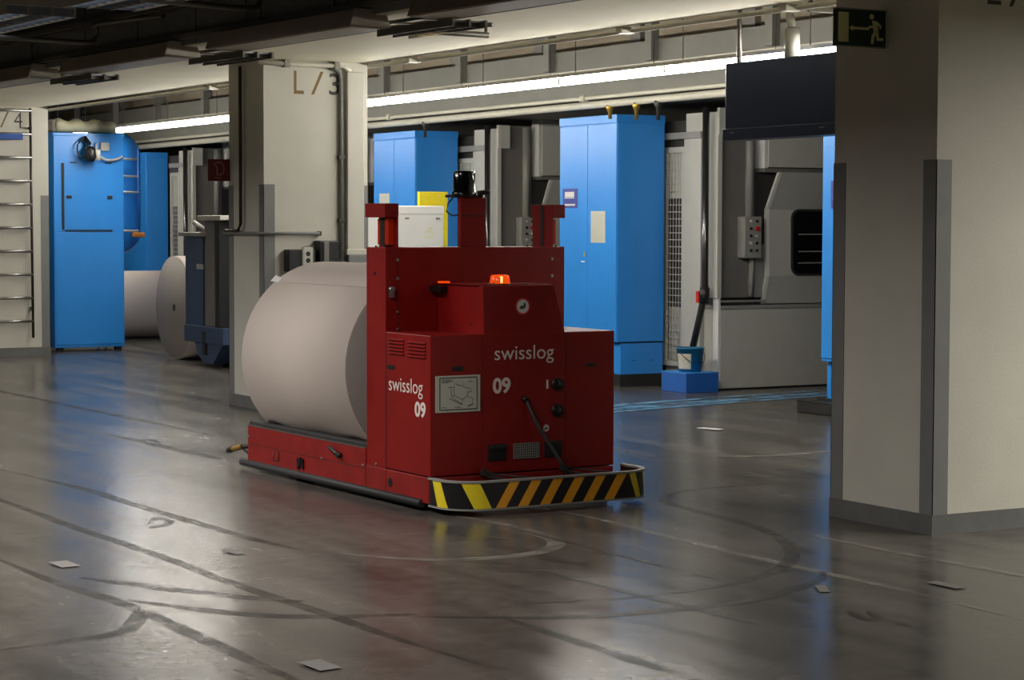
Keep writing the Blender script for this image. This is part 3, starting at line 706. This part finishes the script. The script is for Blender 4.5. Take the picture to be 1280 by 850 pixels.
# gallery over the press
gal = struct(bx('gallery_beam', M['fascia'], None, 12.2, 12.5, -2, 46, 3.0, 3.365))
bx('upper_fascia', M['fascia'], gal, 12.23, 12.5, -2, 46, 3.372, 3.60)
bx('fascia_lip', M['pipe'], gal, 12.185, 12.21, -2, 46, 3.345, 3.372)
bx('back_panel', M['fascia_dark'], gal, 12.62, 12.7, -2, 46, 3.0, 4.4)
bx('gallery_floor', M['dgrey'], gal, 12.5, 19.9, -2, 46, 2.98, 3.1)
for k in range(-2, 14):
    y = 16.33 + k * 2.05
    bx('gallery_post', M['fascia'], gal, 12.14, 12.24, y - 0.08, y + 0.04, 3.39, 4.4, 0.004)
    bx('gallery_mullion', M['dgrey'], gal, 12.55, 12.62, y + 0.75, y + 0.95, 3.6, 4.4)
# pipes in front of the gallery
pp = thing('service_pipe', 'slim cream pipe running along the press under the gallery', 'pipe', (0, 0, 0))
MB().tube([(11.95, 2, 3.055), (11.95, 34, 3.02)], 0.022, 10).build('pipe_run', M['pipe'], pp)
for y in (15.5, 19.3, 23.9, 28): MB().lathe([(0.04, -0.05), (0.04, 0.05)], (11.95, y, 3.037), 'y', 12).build('pipe_joint', M['pipe'], pp)
pp2 = thing('water_main', 'thicker cream pipe with brass taps above the blue cabinets', 'pipe', (0, 0, 0))
MB().tube([(11.93, 2, 2.99), (11.93, 34, 2.93)], 0.038, 12).build('pipe_run', M['pipe'], pp2)
for y, m_, dz in ((18.75, 'brass', 0.0), (18.25, 'brass', -0.03), (17.85, 'darksteel', -0.05), (22.9, 'darksteel', -0.05), (27.5, 'darksteel', -0.04)):
    tp = MB(); tp.lathe([(0.03, 0.0), (0.045, -0.04), (0.03, -0.08), (0.018, -0.10), (0.02, -0.16 + dz)], (11.93, y, 2.96), 'z', 12); tp.build('tap', M[m_], pp2)

# fluorescent luminaires over the press aisle
def tube_lamp(first):
    t = thing('tube_lamp', '', 'lamp', (9.5, 0, 2.925), 0, 'fluorescent lamps in the row above the press aisle')
    bx('lamp_housing', M['white'], t, -0.05, 0.05, -0.80, 0.80, 0.03, 0.06, 0.003)
    MB().tube([(0, -0.79, 0), (0, 0.79, 0)], 0.035, 10).build('tube', M['tube'], t)
    for y in (-0.6, 0.6): MB().tube([(0, y, 0.06), (0, y, 1.475)], 0.004, 6).build('hanger_rod', M['dgrey'], t)
    for y in (-0.795, 0.795): bx('end_cap', M['white'], t, -0.04, 0.04, y - 0.004, y + 0.004, -0.030, 0.06)
    return t
tl = tube_lamp(True); first = True
ys = [11.66 + k * 1.61 for k in range(10)] + [28.9, 30.51, 32.12]
for i, y in enumerate(ys):
    c = tl if first else copy_tree(tl); first = False
    c.location = (9.5, y, 2.925)
    c['label'] = 'lit fluorescent tube lamp, %s in the row above the press counting from the right pillar' % ['first', 'second', 'third', 'fourth', 'fifth', 'sixth', 'seventh', 'eighth', 'ninth', 'tenth', 'eleventh', 'twelfth', 'thirteenth', 'fourteenth', 'fifteenth'][i]

# dark display box hanging before the right pillar
hp = thing('hanging_screen', 'dark navy screen box hanging left of the big right pillar', 'screen', (9.25, 11.63, 0))
bx('screen_body', M['navy'], hp, 0.0, 0.14, 0.0, 1.32, 2.41, 2.893, 0.006)
bx('screen_ledge', M['navy'], hp, -0.02, 0.17, -0.02, 1.325, 2.325, 2.41, 0.006)
for y in (0.12, 1.18): bx('badge', M['mgrey'], hp, -0.0225, -0.02, y, y + 0.05, 2.375, 2.383)
for y in (0.32, 1.02): MB().lathe([(0.02, 0.0), (0.014, -0.018)], (0.05, y, 2.345), 'z', 10).build('foot', M['black'], hp)
MB().tube([(0.08, 1.26, 2.89), (0.08, 1.26, 4.4)], 0.018, 8).build('hanger_rod', M['tray'], hp)
pm = MB(); pm.tube([(0.08, 0.62, 2.89), (0.08, 0.62, 3.10)], 0.055, 12); pm.tube([(0.08, 0.62, 3.10), (0.08, 0.66, 3.22)], 0.03, 10); pm.build('mount_neck', M['lgrey'], hp)
el = MB(); el.tube([(0.08, 0.66, 3.19), (0.08, 0.66, 3.235), (0.08, 0.60, 3.25), (0.08, 0.05, 3.17), (0.08, -0.2, 3.17)], 0.02, 10); el.build('mount_elbow', M['lgrey'], hp)
MB().tube([(0.08, 0.42, 3.2), (0.08, 0.36, 4.4)], 0.018, 8).build('hanger_rod', M['tray'], hp)

# escape sign on the right pillar
es = thing('escape_sign', 'dark green escape route sign projecting from the right pillar', 'sign', (7.795, 9.378, 2.695))
MB().box(-0.35, 0.0, 0.0, 0.03, 0.0, 0.205, 0.002).build('sign_plate', M['sign_green'], es)
f = MB(); f.box(-0.352, 0.0, -0.002, 0.032, 0.203, 0.21); f.box(-0.352, 0.0, -0.002, 0.032, -0.004, 0.002); f.build('sign_frame', M['mgrey'], es)
mw = face_neg_y((-0.35, -0.0, 0.0))
flat('door_symbol', [(0.012, 0.022), (0.085, 0.022), (0.085, 0.185), (0.012, 0.185)], mw, M['sign_cream'], es, 0.0025)
flat('arrow_symbol', [(0.09, 0.10), (0.115, 0.117), (0.115, 0.107), (0.23, 0.107), (0.23, 0.093), (0.115, 0.093), (0.115, 0.083)], mw, M['sign_cream'], es, 0.0025)
flat('runner_head', disc_pts(0.247, 0.168, 0.016, 12), mw, M['sign_cream'], es, 0.0025)
for k, p in enumerate(([(0.25, 0.148), (0.29, 0.143), (0.297, 0.085), (0.262, 0.08)], [(0.225, 0.105), (0.228, 0.118), (0.258, 0.118), (0.258, 0.104)],
          [(0.288, 0.143), (0.318, 0.118), (0.312, 0.100), (0.303, 0.103), (0.305, 0.115), (0.286, 0.128)], [(0.262, 0.085), (0.29, 0.088), (0.268, 0.055), (0.262, 0.018), (0.243, 0.018), (0.247, 0.06)],
          [(0.275, 0.086), (0.297, 0.086), (0.30, 0.052), (0.332, 0.052), (0.332, 0.038), (0.285, 0.036)])):
    flat('runner_limb', p, mw, M['sign_cream'], es, 0.0025)

# fire hose sign at the left pillar
fs = thing('hose_sign', 'dark red fire hose sign projecting from the left pillar', 'sign', (7.665, 18.665, 2.10))
bx('sign_plate', M['sign_red'], fs, -0.215, 0.0, 0.0, 0.02, 0.0, 0.205, 0.002)
mw = face_neg_y((-0.215, 0.0, 0.0))
hose = [(0.10 + (0.055) * math.cos(a), 0.115 + 0.06 * math.sin(a)) for a in [math.radians(150 - 20 * k) for k in range(13)]]
q = MB()
def strip2(pts, wd, yy=-0.002):
    for (a, b), (c, d) in zip(pts, pts[1:]):
        t = Vector((c - a, d - b)); n = Vector((-t.y, t.x)).normalized() * wd / 2
        q.quad((-0.215 + a - n.x, yy, b - n.y), (-0.215 + c - n.x, yy, d - n.y), (-0.215 + c + n.x, yy, d + n.y), (-0.215 + a + n.x, yy, b + n.y))
strip2(hose, 0.012); strip2([(0.07, 0.145), (0.085, 0.12), (0.085, 0.05)], 0.012); strip2([(0.06, 0.03), (0.12, 0.03)], 0.008)
q.build('hose_symbol', M['sign_line'], fs)

# fittings on the left pillar
cd = thing('cable_duct', 'cream cable duct running down the left pillar beside its number', 'duct', (8.48, 17.88, 0))
bx('duct_channel', M['cream'], cd, 0.0, 0.17, -0.06, 0.0, 1.42, 3.10, 0.006)
bx('duct_foot', M['grey_guard'], cd, 0.0, 0.17, -0.08, 0.0, 1.28, 1.42, 0.01)
bx('duct_collar', M['cream'], cd, -0.015, 0.185, -0.075, 0.0, 1.42, 1.47, 0.004)
c2 = thing('wall_conduit', 'grey conduit beside the cable duct on the left pillar', 'pipe', (8.43, 17.88, 0))
MB().tube([(0, -0.025, 1.30), (0, -0.025, 3.03), (-0.015, -0.025, 3.09), (-0.06, -0.025, 3.125), (-0.12, -0.025, 3.135)], 0.02, 10).build('conduit_run', M['grey_guard'], c2)
for z in (2.3, 1.72): bx('clamp', M['darksteel'], c2, -0.03, 0.03, -0.05, 0.0, z, z + 0.03)
hb_ = thing('bumper_rail', 'slim grey rail across the left pillar at waist height', 'rail', (0, 0, 0))
MB().tube([(7.63, 18.72, 1.615), (7.63, 17.84, 1.615), (8.20, 17.84, 1.615)], 0.015, 8).build('rail_bar', M['grey_guard'], hb_)
bx('rail_stop', M['darksteel'], hb_, 8.195, 8.22, 17.83, 17.88, 1.595, 1.635)
MB().tube([(7.63, 18.70, 1.635), (7.63, 18.40, 1.635), (7.63, 18.33, 1.70), (7.63, 18.33, 3.15)], 0.017, 8).build('rail_riser', M['darksteel'], hb_)
sk = thing('socket_box', 'dark socket box with round outlets on the left pillar', 'socket', (7.86, 17.88, 1.27))
bx('socket_body', M['black'], sk, 0.0, 0.27, -0.12, 0.0, 0.0, 0.20, 0.01)
pnl = bx('socket_panel', M['lgrey'], sk, 0.13, 0.24, -0.135, -0.12, 0.02, 0.23, 0.02)
for z in (0.16, 0.10): MB().lathe([(0.022, -0.138), (0.022, -0.13)], (0.185, 0, z), 'y', 12).build('outlet', M['black'], pnl)
for z in (0.035, 0.055): bx('socket_slot', M['dgrey'], pnl, 0.15, 0.22, -0.137, -0.134, z, z + 0.008)
MB().tube([(0.03, -0.05, 0.03), (0.0, -0.08, -0.1), (-0.03, -0.06, -0.25)], 0.02, 8).build('socket_cable', M['black'], sk)
tb = thing('terminal_box', 'black ribbed terminal box on the left pillar above the roll', 'box', (8.16, 17.88, 1.22))
bx('terminal_body', M['black'], tb, 0.0, 0.20, -0.14, 0.0, 0.0, 0.33, 0.01)
bx('terminal_grip', M['dgrey'], tb, 0.035, 0.085, -0.16, -0.14, 0.14, 0.32, 0.004)
for k in range(5): bx('terminal_rib', M['rubber'], tb, 0.09, 0.195, -0.148, -0.14, 0.04 + k * 0.035, 0.05 + k * 0.035)
# small conduit along the slab at the pillar head
cc = thing('ceiling_conduit', 'pale pipe across the head of the left pillar', 'pipe', (0, 0, 0))
MB().tube([(7.6, 17.84, 3.155), (7.95, 17.84, 3.15), (8.45, 17.84, 3.15), (8.52, 17.84, 3.11)], 0.022, 8).build('conduit_run', M['pipe'], cc)
for x in (7.85, 8.35): bx('conduit_clamp', M['tray'], cc, x, x + 0.05, 17.81, 17.88, 3.12, 3.185)
# pipe along the slab's right edge
ep = thing('edge_pipe', 'cream pipe running along the slab edge above the press aisle', 'pipe', (0, 0, 0))
MB().tube([(8.99, 2, 3.165), (8.885, 9.4, 3.165), (8.755, 18.2, 3.165), (8.545, 27.2, 3.165), (8.36, 34, 3.165)], 0.02, 8).build('pipe_run', M['pipe'], ep)
for y, x in ((11.6, 8.81), (13.6, 8.785), (17.0, 8.735), (21.5, 8.635)): bx('pipe_clip', M['pipe'], ep, x - 0.06, x + 0.06, y - 0.04, y + 0.04, 3.14, 3.19, 0.004)

# ------------------------------------------------------------------ hanging trapezoid luminaires, trays, louvres under the slab's left edge
def trap_lamp():
    t = thing('trough_lamp', '', 'lamp', (0, 0, 0), 0, 'trough luminaires along the slab edge')
    MB().prism([(-0.165, 0.0), (0.165, 0.0), (0.12, 0.125), (-0.12, 0.125)], 'y', 0.02, 2.4, 0.003).build('trough_body', M['lumin_dark'], t)
    MB().prism([(-0.17, -0.004), (0.17, -0.004), (0.123, 0.13), (-0.123, 0.13)], 'y', 0.0, 0.022, 0.003).build('end_plate', M['lumin'], t)  # lighter than the body: light on the end plate put into its colour
    bx('reflector', M['lumin'], t, -0.15, 0.15, 0.03, 2.38, -0.006, 0.0)
    lo = bx('louvre_tray', M['louvre'], t, 0.06, 0.32, -1.0, -0.03, -0.03, -0.02)
    for k in range(7): bx('louvre_blade', M['tray'], lo, 0.06, 0.32, -0.94 + k * 0.135, -0.93 + k * 0.135, -0.06, -0.03)
    for x in (0.06, 0.19, 0.32): bx('louvre_rail', M['tray'], lo, x - 0.008, x + 0.008, -1.03, 0.0, -0.065, -0.015)
    for y in (0.35, 2.0):
        MB().tube([(0, y, 0.125), (0, y, 0.30), (0.0, y, 0.42)], 0.008, 6).build('hanger', M['tray'], t)
        MB().lathe([(0.03, 0.125), (0.018, 0.16)], (0, y, 0), 'z', 8).build('hanger_eye', M['lumin'], t)
    return t
TL = trap_lamp()
TLpos = [(6.34, 20.07, 'farthest'), (6.545, 16.96, 'middle'), (6.71, 13.72, 'nearest'), (6.88, 10.5, 'near'), (6.12, 23.3, 'last'), (5.9, 26.5, 'deep')]
names = ['brown trough luminaire whose end plate hangs above the wall ladder', 'brown trough luminaire whose end plate hangs just left of the left pillar', 'brown trough luminaire whose end plate hangs above the left pillar number',
         'brown trough luminaire at the top edge of the picture', 'brown trough luminaire at the far left picture edge']
for i, (x, y, _) in enumerate(TLpos[:5]):
    c = TL if i == 0 else copy_tree(TL)
    if i == 2: MB().tube([(0.2, -0.45, -0.045), (0.2, -0.08, -0.045)], 0.016, 8).build('tray_tube', M['warm_tube'], c)
    c.location = (x, y, 3.1); c.rotation_euler = (0, 0, math.radians(3.4)); c['label'] = names[i]
# strut rail the luminaires hang from
sr = thing('strut_rail', 'long steel strut rail on the dark slab flank above the luminaires', 'rail', (0, 0, 0))
for dx, z in ((0.0, 3.50), (-0.12, 3.50), (0.02, 3.26)):
    p = MB(); 
    a, b = Vector((6.95 + dx, 9.0, z)), Vector((5.95 + dx, 26.0, z)); t = (b - a).normalized(); n = Vector((-t.y, t.x, 0)) * 0.022
    vs = [p.bm.verts.new(v + Vector((0, 0, h))) for h in (-0.02, 0.02) for v in (a - n, a + n, b + n, b - n)]
    for q_ in ((0, 1, 2, 3), (7, 6, 5, 4), (0, 4, 5, 1), (1, 5, 6, 2), (2, 6, 7, 3), (3, 7, 4, 0)): p.bm.faces.new([vs[i] for i in q_])
    p.build('rail_bar', M['tray'], sr)
# cable tray under the slab
ct = thing('cable_tray', 'narrow cable tray under the slab beside the trough luminaires', 'tray', (0, 0, 0))
for y0, x0 in ((11.8, 7.15),):
    pass
def inc(y): return 7.02 - (y - 11.8) * 0.056
p = MB()
for off in (0.0, 0.20):
    a, b = Vector((inc(11) + off, 11, 3.15)), Vector((inc(26) + off, 26, 3.15)); p.tube([a, b], 0.014, 6)
p.build('tray_rail', M['tray'], ct)
for k in range(40):
    y = 11.2 + k * 0.37; bx('tray_rung', M['tray'], ct, inc(y), inc(y) + 0.2, y - 0.015, y + 0.015, 3.14, 3.155)
# hanging pipe bracket, top centre
hbk = thing('hanging_bracket', 'grey pipe bracket hanging under the slab at top centre', 'bracket', (0, 0, 0))
bk_ = MB(); bk_.tube([(7.10, 13.35, 3.19), (7.13, 13.50, 3.07)], 0.022, 8); bk_.build('bracket_drop', M['tray'], hbk)
bk_ = MB(); bk_.tube([(7.06, 13.52, 3.075), (7.13, 13.50, 3.07), (7.52, 13.45, 3.06)], 0.022, 8); bk_.build('bracket_bar', M['tray'], hbk)
MB().tube([(7.50, 13.45, 3.045), (7.50, 13.45, 3.13)], 0.012, 6).build('bracket_stud', M['tray'], hbk)
bk_ = MB(); bk_.tube([(7.06, 13.5, 3.10), (7.36, 13.1, 3.10)], 0.016, 8); bk_.build('bracket_bar', M['tray'], hbk)
# louvred luminaires of the lane, far corner top left
def louvre_lamp():
    t = thing('louvre_lamp', '', 'lamp', (0, 0, 0), 0, 'mirror louvre luminaires over the lane')
    bx('lamp_body', M['lumin'], t, -0.30, 0.30, -1.2, 1.2, 0.03, 0.11, 0.004)
    bx('reflector', M['louvre'], t, -0.28, 0.28, -1.18, 1.18, 0.02, 0.03)
    for k in range(14): bx('louvre_blade', M['louvre'], t, -0.28, 0.28, -1.17 + k * 0.178, -1.16 + k * 0.178, -0.04, 0.02)
    for x in (-0.18, 0.18): MB().tube([(x, -1.1, 0.0), (x, 1.1, 0.0)], 0.013, 8).build('louvre_tube', M['dim_tube'], t)
    for x in (-0.29, -0.1, 0.1, 0.29): bx('louvre_rail', M['lumin'], t, x - 0.008, x + 0.008, -1.2, 1.2, -0.045, 0.03)
    for y in (-0.8, 0.8): MB().tube([(0, y, 0.11), (0, y, 0.97)], 0.01, 6).build('hanger_rod', M['tray'], t)
    return t
LLm = louvre_lamp()
for i, (x, y, z, lb) in enumerate(((5.25, 18.1, 3.42, 'mirror louvre luminaire in the top left corner of the picture'), (4.9, 21.4, 3.42, 'mirror louvre luminaire at the far left picture edge'), (5.62, 15.0, 3.42, 'mirror louvre luminaire at the top edge right of the corner one'))):
    c = LLm if i == 0 else copy_tree(LLm)
    c.location = (x, y, z); c.rotation_euler = (0, 0, math.radians(3)); c['label'] = lb
up_ = thing('bent_conduit', 'grey conduit bent into a U below the ceiling at top left', 'pipe', (0, 0, 0))
MB().tube(smooth([(5.2, 18.2, 3.30), (5.75, 18.25, 3.30), (6.16, 18.3, 3.30), (6.24, 18.3, 3.34), (6.25, 18.28, 3.42), (6.24, 18.2, 3.46), (6.5, 17.3, 3.47)], 4), 0.022, 8).build('conduit_run', M['tray'], up_)
up2 = thing('bent_conduit', 'grey conduit bent into a U at the top edge left of centre', 'pipe', (0, 0, 0))
MB().tube(smooth([(5.5, 15.1, 3.36), (6.15, 15.3, 3.36), (6.47, 15.35, 3.36), (6.55, 15.35, 3.40), (6.55, 15.33, 3.50), (6.58, 15.0, 3.52)], 4), 0.024, 8).build('conduit_run', M['tray'], up2)

# ------------------------------------------------------------------ left background
ld = thing('wall_ladder', 'steel rung ladder fixed on the far left pillar', 'ladder', (0, 26.72, 0))
for x in (7.72, 8.255):
    MB().tube([(x - 0.012 if x > 8 else x, 0, 3.17), (x, 0, 0.235)], 0.018, 8).build('ladder_rail', M['darksteel'], ld)
for k in range(10):
    z = 0.45 + k * 0.2985
    MB().tube([(7.72, 0, z), (8.255, 0, z)], 0.020, 8).build('rung', M['steel'], ld)
for x in (7.72, 8.25):
    for z in (0.6, 2.9): bx('ladder_bracket', M['darksteel'], ld, x - 0.015, x + 0.015, 0.0, 0.08, z, z + 0.03)
stp = thing('blue_strap', 'blue strap lying over a rung of the ladder at left', 'strap', (0, 26.72, 0))
bx('strap_band', M['strap'], stp, 7.74, 8.14, -0.03, 0.03, 2.765, 2.84, 0.008)

lc = thing('tall_cabinet', 'tall blue cabinet with a black lamp beside the far left pillar', 'cabinet', (8.775, 27.45, 0))
bx('body', M['blue'], lc, 0.0, 0.965, 0.0, 0.45, 0.05, 2.88, 0.008)
bx('door', M['blue_door'], lc, 0.14, 0.80, -0.012, 0.0, 1.62, 2.50, 0.003)
bx('door', M['blue_door'], lc, 0.02, 0.945, -0.008, 0.0, 0.09, 1.58, 0.003)
bx('seam', M['vdark'], lc, 0.15, 0.80, -0.010, 0.0, 1.595, 1.612)
bx('cornice', M['blue'], lc, -0.01, 0.975, -0.012, 0.45, 2.86, 2.90, 0.004)
for x in (0.17, 0.73): bx('door_catch', M['black'], lc, x, x + 0.07, -0.03, -0.01, 2.03, 2.075, 0.006)
for x in (0.22, 0.70): bx('hinge', M['vdark'], lc, x, x + 0.09, -0.018, -0.01, 2.50, 2.515)
bx('edge_strip', M['vdark'], lc, 0.11, 0.135, -0.014, 0.0, 1.62, 2.50)
for x in (0.05, 0.85): bx('foot', M['vdark'], lc, x, x + 0.08, 0.03, 0.12, 0.0, 0.05)
wl = thing('work_lamp', 'black work lamp with cable hanging on the tall blue cabinet', 'lamp', (9.2, 27.42, 2.5))
MB().tube([(-0.02, -0.02, 0.34), (0.03, -0.06, 0.26), (0.0, -0.1, 0.16)], 0.035, 10).build('lamp_arm', M['black'], wl)
MB().lathe([(0.05, 0.0), (0.085, 0.06), (0.075, 0.16), (0.03, 0.20)], (0.03, -0.12, 0.02), 'z', 18).build('lamp_head', M['black'], wl)
MB().lathe([(0.045, 0.0), (0.045, 0.14)], (0.12, -0.13, 0.04), 'z', 14).build('lamp_glass', M['lgrey'], wl)
MB().tube(smooth([(-0.03, -0.05, 0.33), (-0.12, -0.05, 0.24), (-0.10, -0.05, 0.10), (0.02, -0.08, 0.04)], 4), 0.012, 6).build('lamp_cable', M['black'], wl)
jb = thing('junction_box', 'pale junction box with cable on the tall blue cabinet', 'box', (9.47, 27.40, 2.72))
bx('box_body', M['lgrey'], jb, -0.06, 0.06, 0.0, 0.04, -0.05, 0.06, 0.008)
MB().tube(smooth([(-0.12, 0.02, 0.05), (-0.12, 0.0, -0.08), (0.0, -0.02, -0.17), (0.16, 0.0, -0.16), (0.24, 0.02, -0.12)], 5), 0.016, 8).build('box_cable', M['lgrey'], jb)
cv = thing('canvas_bundle', 'pale canvas bundle lying on top of the tall blue cabinet', 'cover', (8.85, 27.5, 2.912))
b = MB(); rings = []
for i in range(15):
    x = i / 14 * 0.95; r = 0.085 + 0.012 * math.sin(i * 1.7); h = 1.0 - 0.45 * max(0, (i - 9) / 5) ** 2
    rings.append([b.bm.verts.new((x, 0.17 + r * 1.6 * math.cos(2 * math.pi * k / 12), r * h + r * h * math.sin(2 * math.pi * k / 12) + 0.004 * math.sin(k * 3 + i))) for k in range(12)])
for A_, B_ in zip(rings, rings[1:]):
    for k in range(12): b.bm.faces.new((A_[k], A_[(k + 1) % 12], B_[(k + 1) % 12], B_[k])).smooth = True
b.bm.faces.new(rings[0][::-1]); b.bm.faces.new(rings[-1]); bmesh.ops.recalc_face_normals(b.bm, faces=b.bm.faces[:])
b.build('canvas_body', M['canvas'], cv)
bx('canvas_end', M['dgrey'], cv, -0.06, 0.02, 0.06, 0.30, 0.0, 0.17, 0.03)

# blue tank with ladder beyond
tk = thing('blue_tank', 'blue upright tank with rounded ends beyond the tall blue cabinet', 'tank', (10.19, 29.0, 0))
prof = []
R_t = 0.33
for k in range(9): a = math.radians(-90 + k * 90 / 8); prof.append((max(0.01, R_t * math.cos(a)), 1.60 + R_t * math.sin(a)))
for k in range(9): a = math.radians(k * 90 / 8); prof.append((max(0.01, R_t * math.cos(a)), 2.66 + R_t * math.sin(a)))
MB().lathe(prof, (0, 0, 0), 'z', 32).build('tank_shell', M['blue'], tk)
for x, y in ((-0.24, 0.16), (-0.24, -0.16)): MB().tube([(x, y, 0.0), (x, y, 1.62)], 0.025, 8).build('leg', M['blue_dark'], tk)
l2 = thing('tank_ladder', 'short pale ladder standing before the blue tank', 'ladder', (10.09, 28.5, 0))
for x in (-0.12, 0.24): MB().tube([(x, 0, 1.50), (x, 0, 2.75)], 0.014, 8).build('ladder_rail', M['blue_plinth'], l2)
for z in (1.75, 2.5): MB().tube([(0.0, 0.0, z), (0.05, 0.24, z)], 0.014, 6).build('ladder_bracket', M['blue_plinth'], l2)
for z in (2.60, 2.36, 2.14, 1.60): MB().tube([(-0.12, 0, z), (0.24, 0, z)], 0.016, 8).build('rung', M['lgrey'], l2)
bx('orange_grip', M['wood'], l2, 0.14, 0.32, -0.05, 0.03, 1.51, 1.58, 0.02)

r2 = roll('paper_roll', 'pale paper roll lying far back between blue cabinet and standing disc', (12.0, 30.3, 0), math.pi / 2, 0.50, 2.2)
r3 = roll('paper_roll', 'paper roll end facing out beside the slate blue reel stand', (11.0, 25.30, 0), math.pi / 2, 0.65, 1.37)

# slate blue reel stand
rs = thing('reel_stand', 'slate blue reel stand before the left pillar', 'machine', (9.45, 23.45, 0))
bx('stand_body', M['blue_dark'], rs, 0.0, 0.55, 0.42, 1.0, 0.35, 1.55, 0.008)
bx('stand_top', M['mgrey'], rs, -0.05, 0.55, 0.36, 1.1, 1.55, 1.60, 0.006)
bx('stand_post', M['dgrey'], rs, 0.02, 0.35, 0.10, 0.42, 0.48, 1.74, 0.006)
bx('post_slot', M['vdark'], rs, 0.0, 0.3, -0.10, 0.02, 0.48, 1.70, 0.004)
bx('stand_cap', M['lgrey'], rs, -0.05, 0.35, -0.25, 0.48, 1.745, 1.80, 0.006)
bx('stand_chassis', M['blue_dark'], rs, -0.02, 0.75, -0.25, 1.0, 0.28, 0.48, 0.008)
MB().prism([(-0.2, 0.30), (0.72, 0.30), (0.60, 0.13), (0.42, 0.04), (0.12, 0.04), (0.0, 0.13)], 'x', 0.0, 0.6, 0.006).build('stand_foot', M['blue_dark'], rs)
bx('foot_slot', M['vdark'], rs, -0.024, 0.0, 0.30, 0.40, 0.14, 0.42)
for y in (0.0, 0.45): MB().lathe([(0.06, -0.03), (0.06, 0.03)], (0.3, y, 0.06), 'x', 16).build('wheel', M['rubber'], rs)
bx('stand_label', M['lgrey'], rs, -0.004, 0.02, 0.42, 0.62, 1.16, 1.22)
MB().tube([(0.1, 0.5, 1.60), (0.02, 0.75, 1.72)], 0.03, 8).build('stand_lever', M['dgrey'], rs)

# white control desk with yellow plate behind, between pillar and press
dk = thing('white_cupboard', 'white steel cupboard with scrawled mark behind the red vehicle', 'cupboard', (9.50, 19.6, 0))
bx('cupboard_body', M['deskwhite'] if 'deskwhite' in M else M['white'], dk, 0.0, 0.93, 0.0, 0.5, 0.06, 1.885, 0.012)
bx('cupboard_lid', M['white'], dk, -0.004, 0.934, -0.006, 0.5, 1.80, 1.892, 0.012)
bx('cupboard_feet', M['black'], dk, 0.05, 0.88, 0.05, 0.45, 0.0, 0.06)
bx('seam', M['mgrey'], dk, 0.27, 0.275, -0.002, 0.01, 0.1, 1.795)
for x in (0.50, 0.86): bx('cupboard_grip', M['dgrey'], dk, x - 0.02, x + 0.02, -0.014, 0.0, 1.755, 1.77)
q = MB()
sc_ = [(0.74, 1.66), (0.80, 1.665), (0.74, 1.64), (0.72, 1.62), (0.79, 1.625), (0.80, 1.58), (0.76, 1.565), (0.69, 1.58)]
for (a, b), (c, d) in zip(sc_, sc_[1:]):
    t = Vector((c - a, d - b)); n = Vector((-t.y, t.x)).normalized() * 0.005
    q.quad((a - n.x, -0.002, b - n.y), (c - n.x, -0.002, d - n.y), (c + n.x, -0.002, d + n.y), (a + n.x, -0.002, b + n.y))
q.build('scrawl', M['sign_cream'], dk)
yp = thing('yellow_guard', 'yellow guard plate standing behind the white cupboard', 'guard', (10.48, 20.25, 0))
bx('guard_plate', M['yellow'], yp, 0.0, 0.347, 0.0, 0.05, 0.0, 2.05, 0.006)
bx('guard_foot', M['yellow'], yp, -0.05, 0.42, -0.1, 0.15, 0.0, 0.03)

# dark kerb at the right pillar's left, on the press side
kb = thing('dark_kerb', 'low dark steel kerb block left of the right pillar base', 'kerb', (11.88, 14.1, 0))
bx('kerb_block', M['vdark'], kb, 0.0, 0.18, 0.0, 1.38, 0.0, 0.105, 0.01)
bx('kerb_cap', M['darksteel'], kb, -0.005, 0.14, 0.0, 1.385, 0.105, 0.112)

# paper scraps on the floor
for i, (x, y, w_, h_, rz, lb) in enumerate(((3.31, 10.24, 0.10, 0.17, 0.1, 'grey paper scrap on the floor at far left'), (3.40, 7.40, 0.10, 0.17, 0.1, 'grey paper scrap near the bottom edge left of centre'),
        (6.75, 7.63, 0.07, 0.2, 0.05, 'pale paper scrap on the floor before the right pillar'), (10.23, 14.5, 0.09, 0.25, 0.15, 'white paper scrap on the floor right of the vehicle'), (4.2, 10.2, 0.06, 0.14, 0.2, 'pale paper scrap on the floor left of the vehicle front'),
        (6.17, 7.83, 0.05, 0.15, -0.5, 'thin paper scrap beside the tyre arc at right'))):
    b = MB(); b.box(-w_ / 2, w_ / 2, -h_ / 2, h_ / 2, 0.0062, 0.0074)
    for v in b.bm.verts: v.co.z += 0.004 * math.sin(v.co.y * 30)
    o = b.build('paper_scrap', M['scrap' if i != 3 else 'white']); o.location = (x, y, 0); o.rotation_euler = (0, 0, rz)
    tag(o, lb, 'paper', 'paper scraps on the floor')
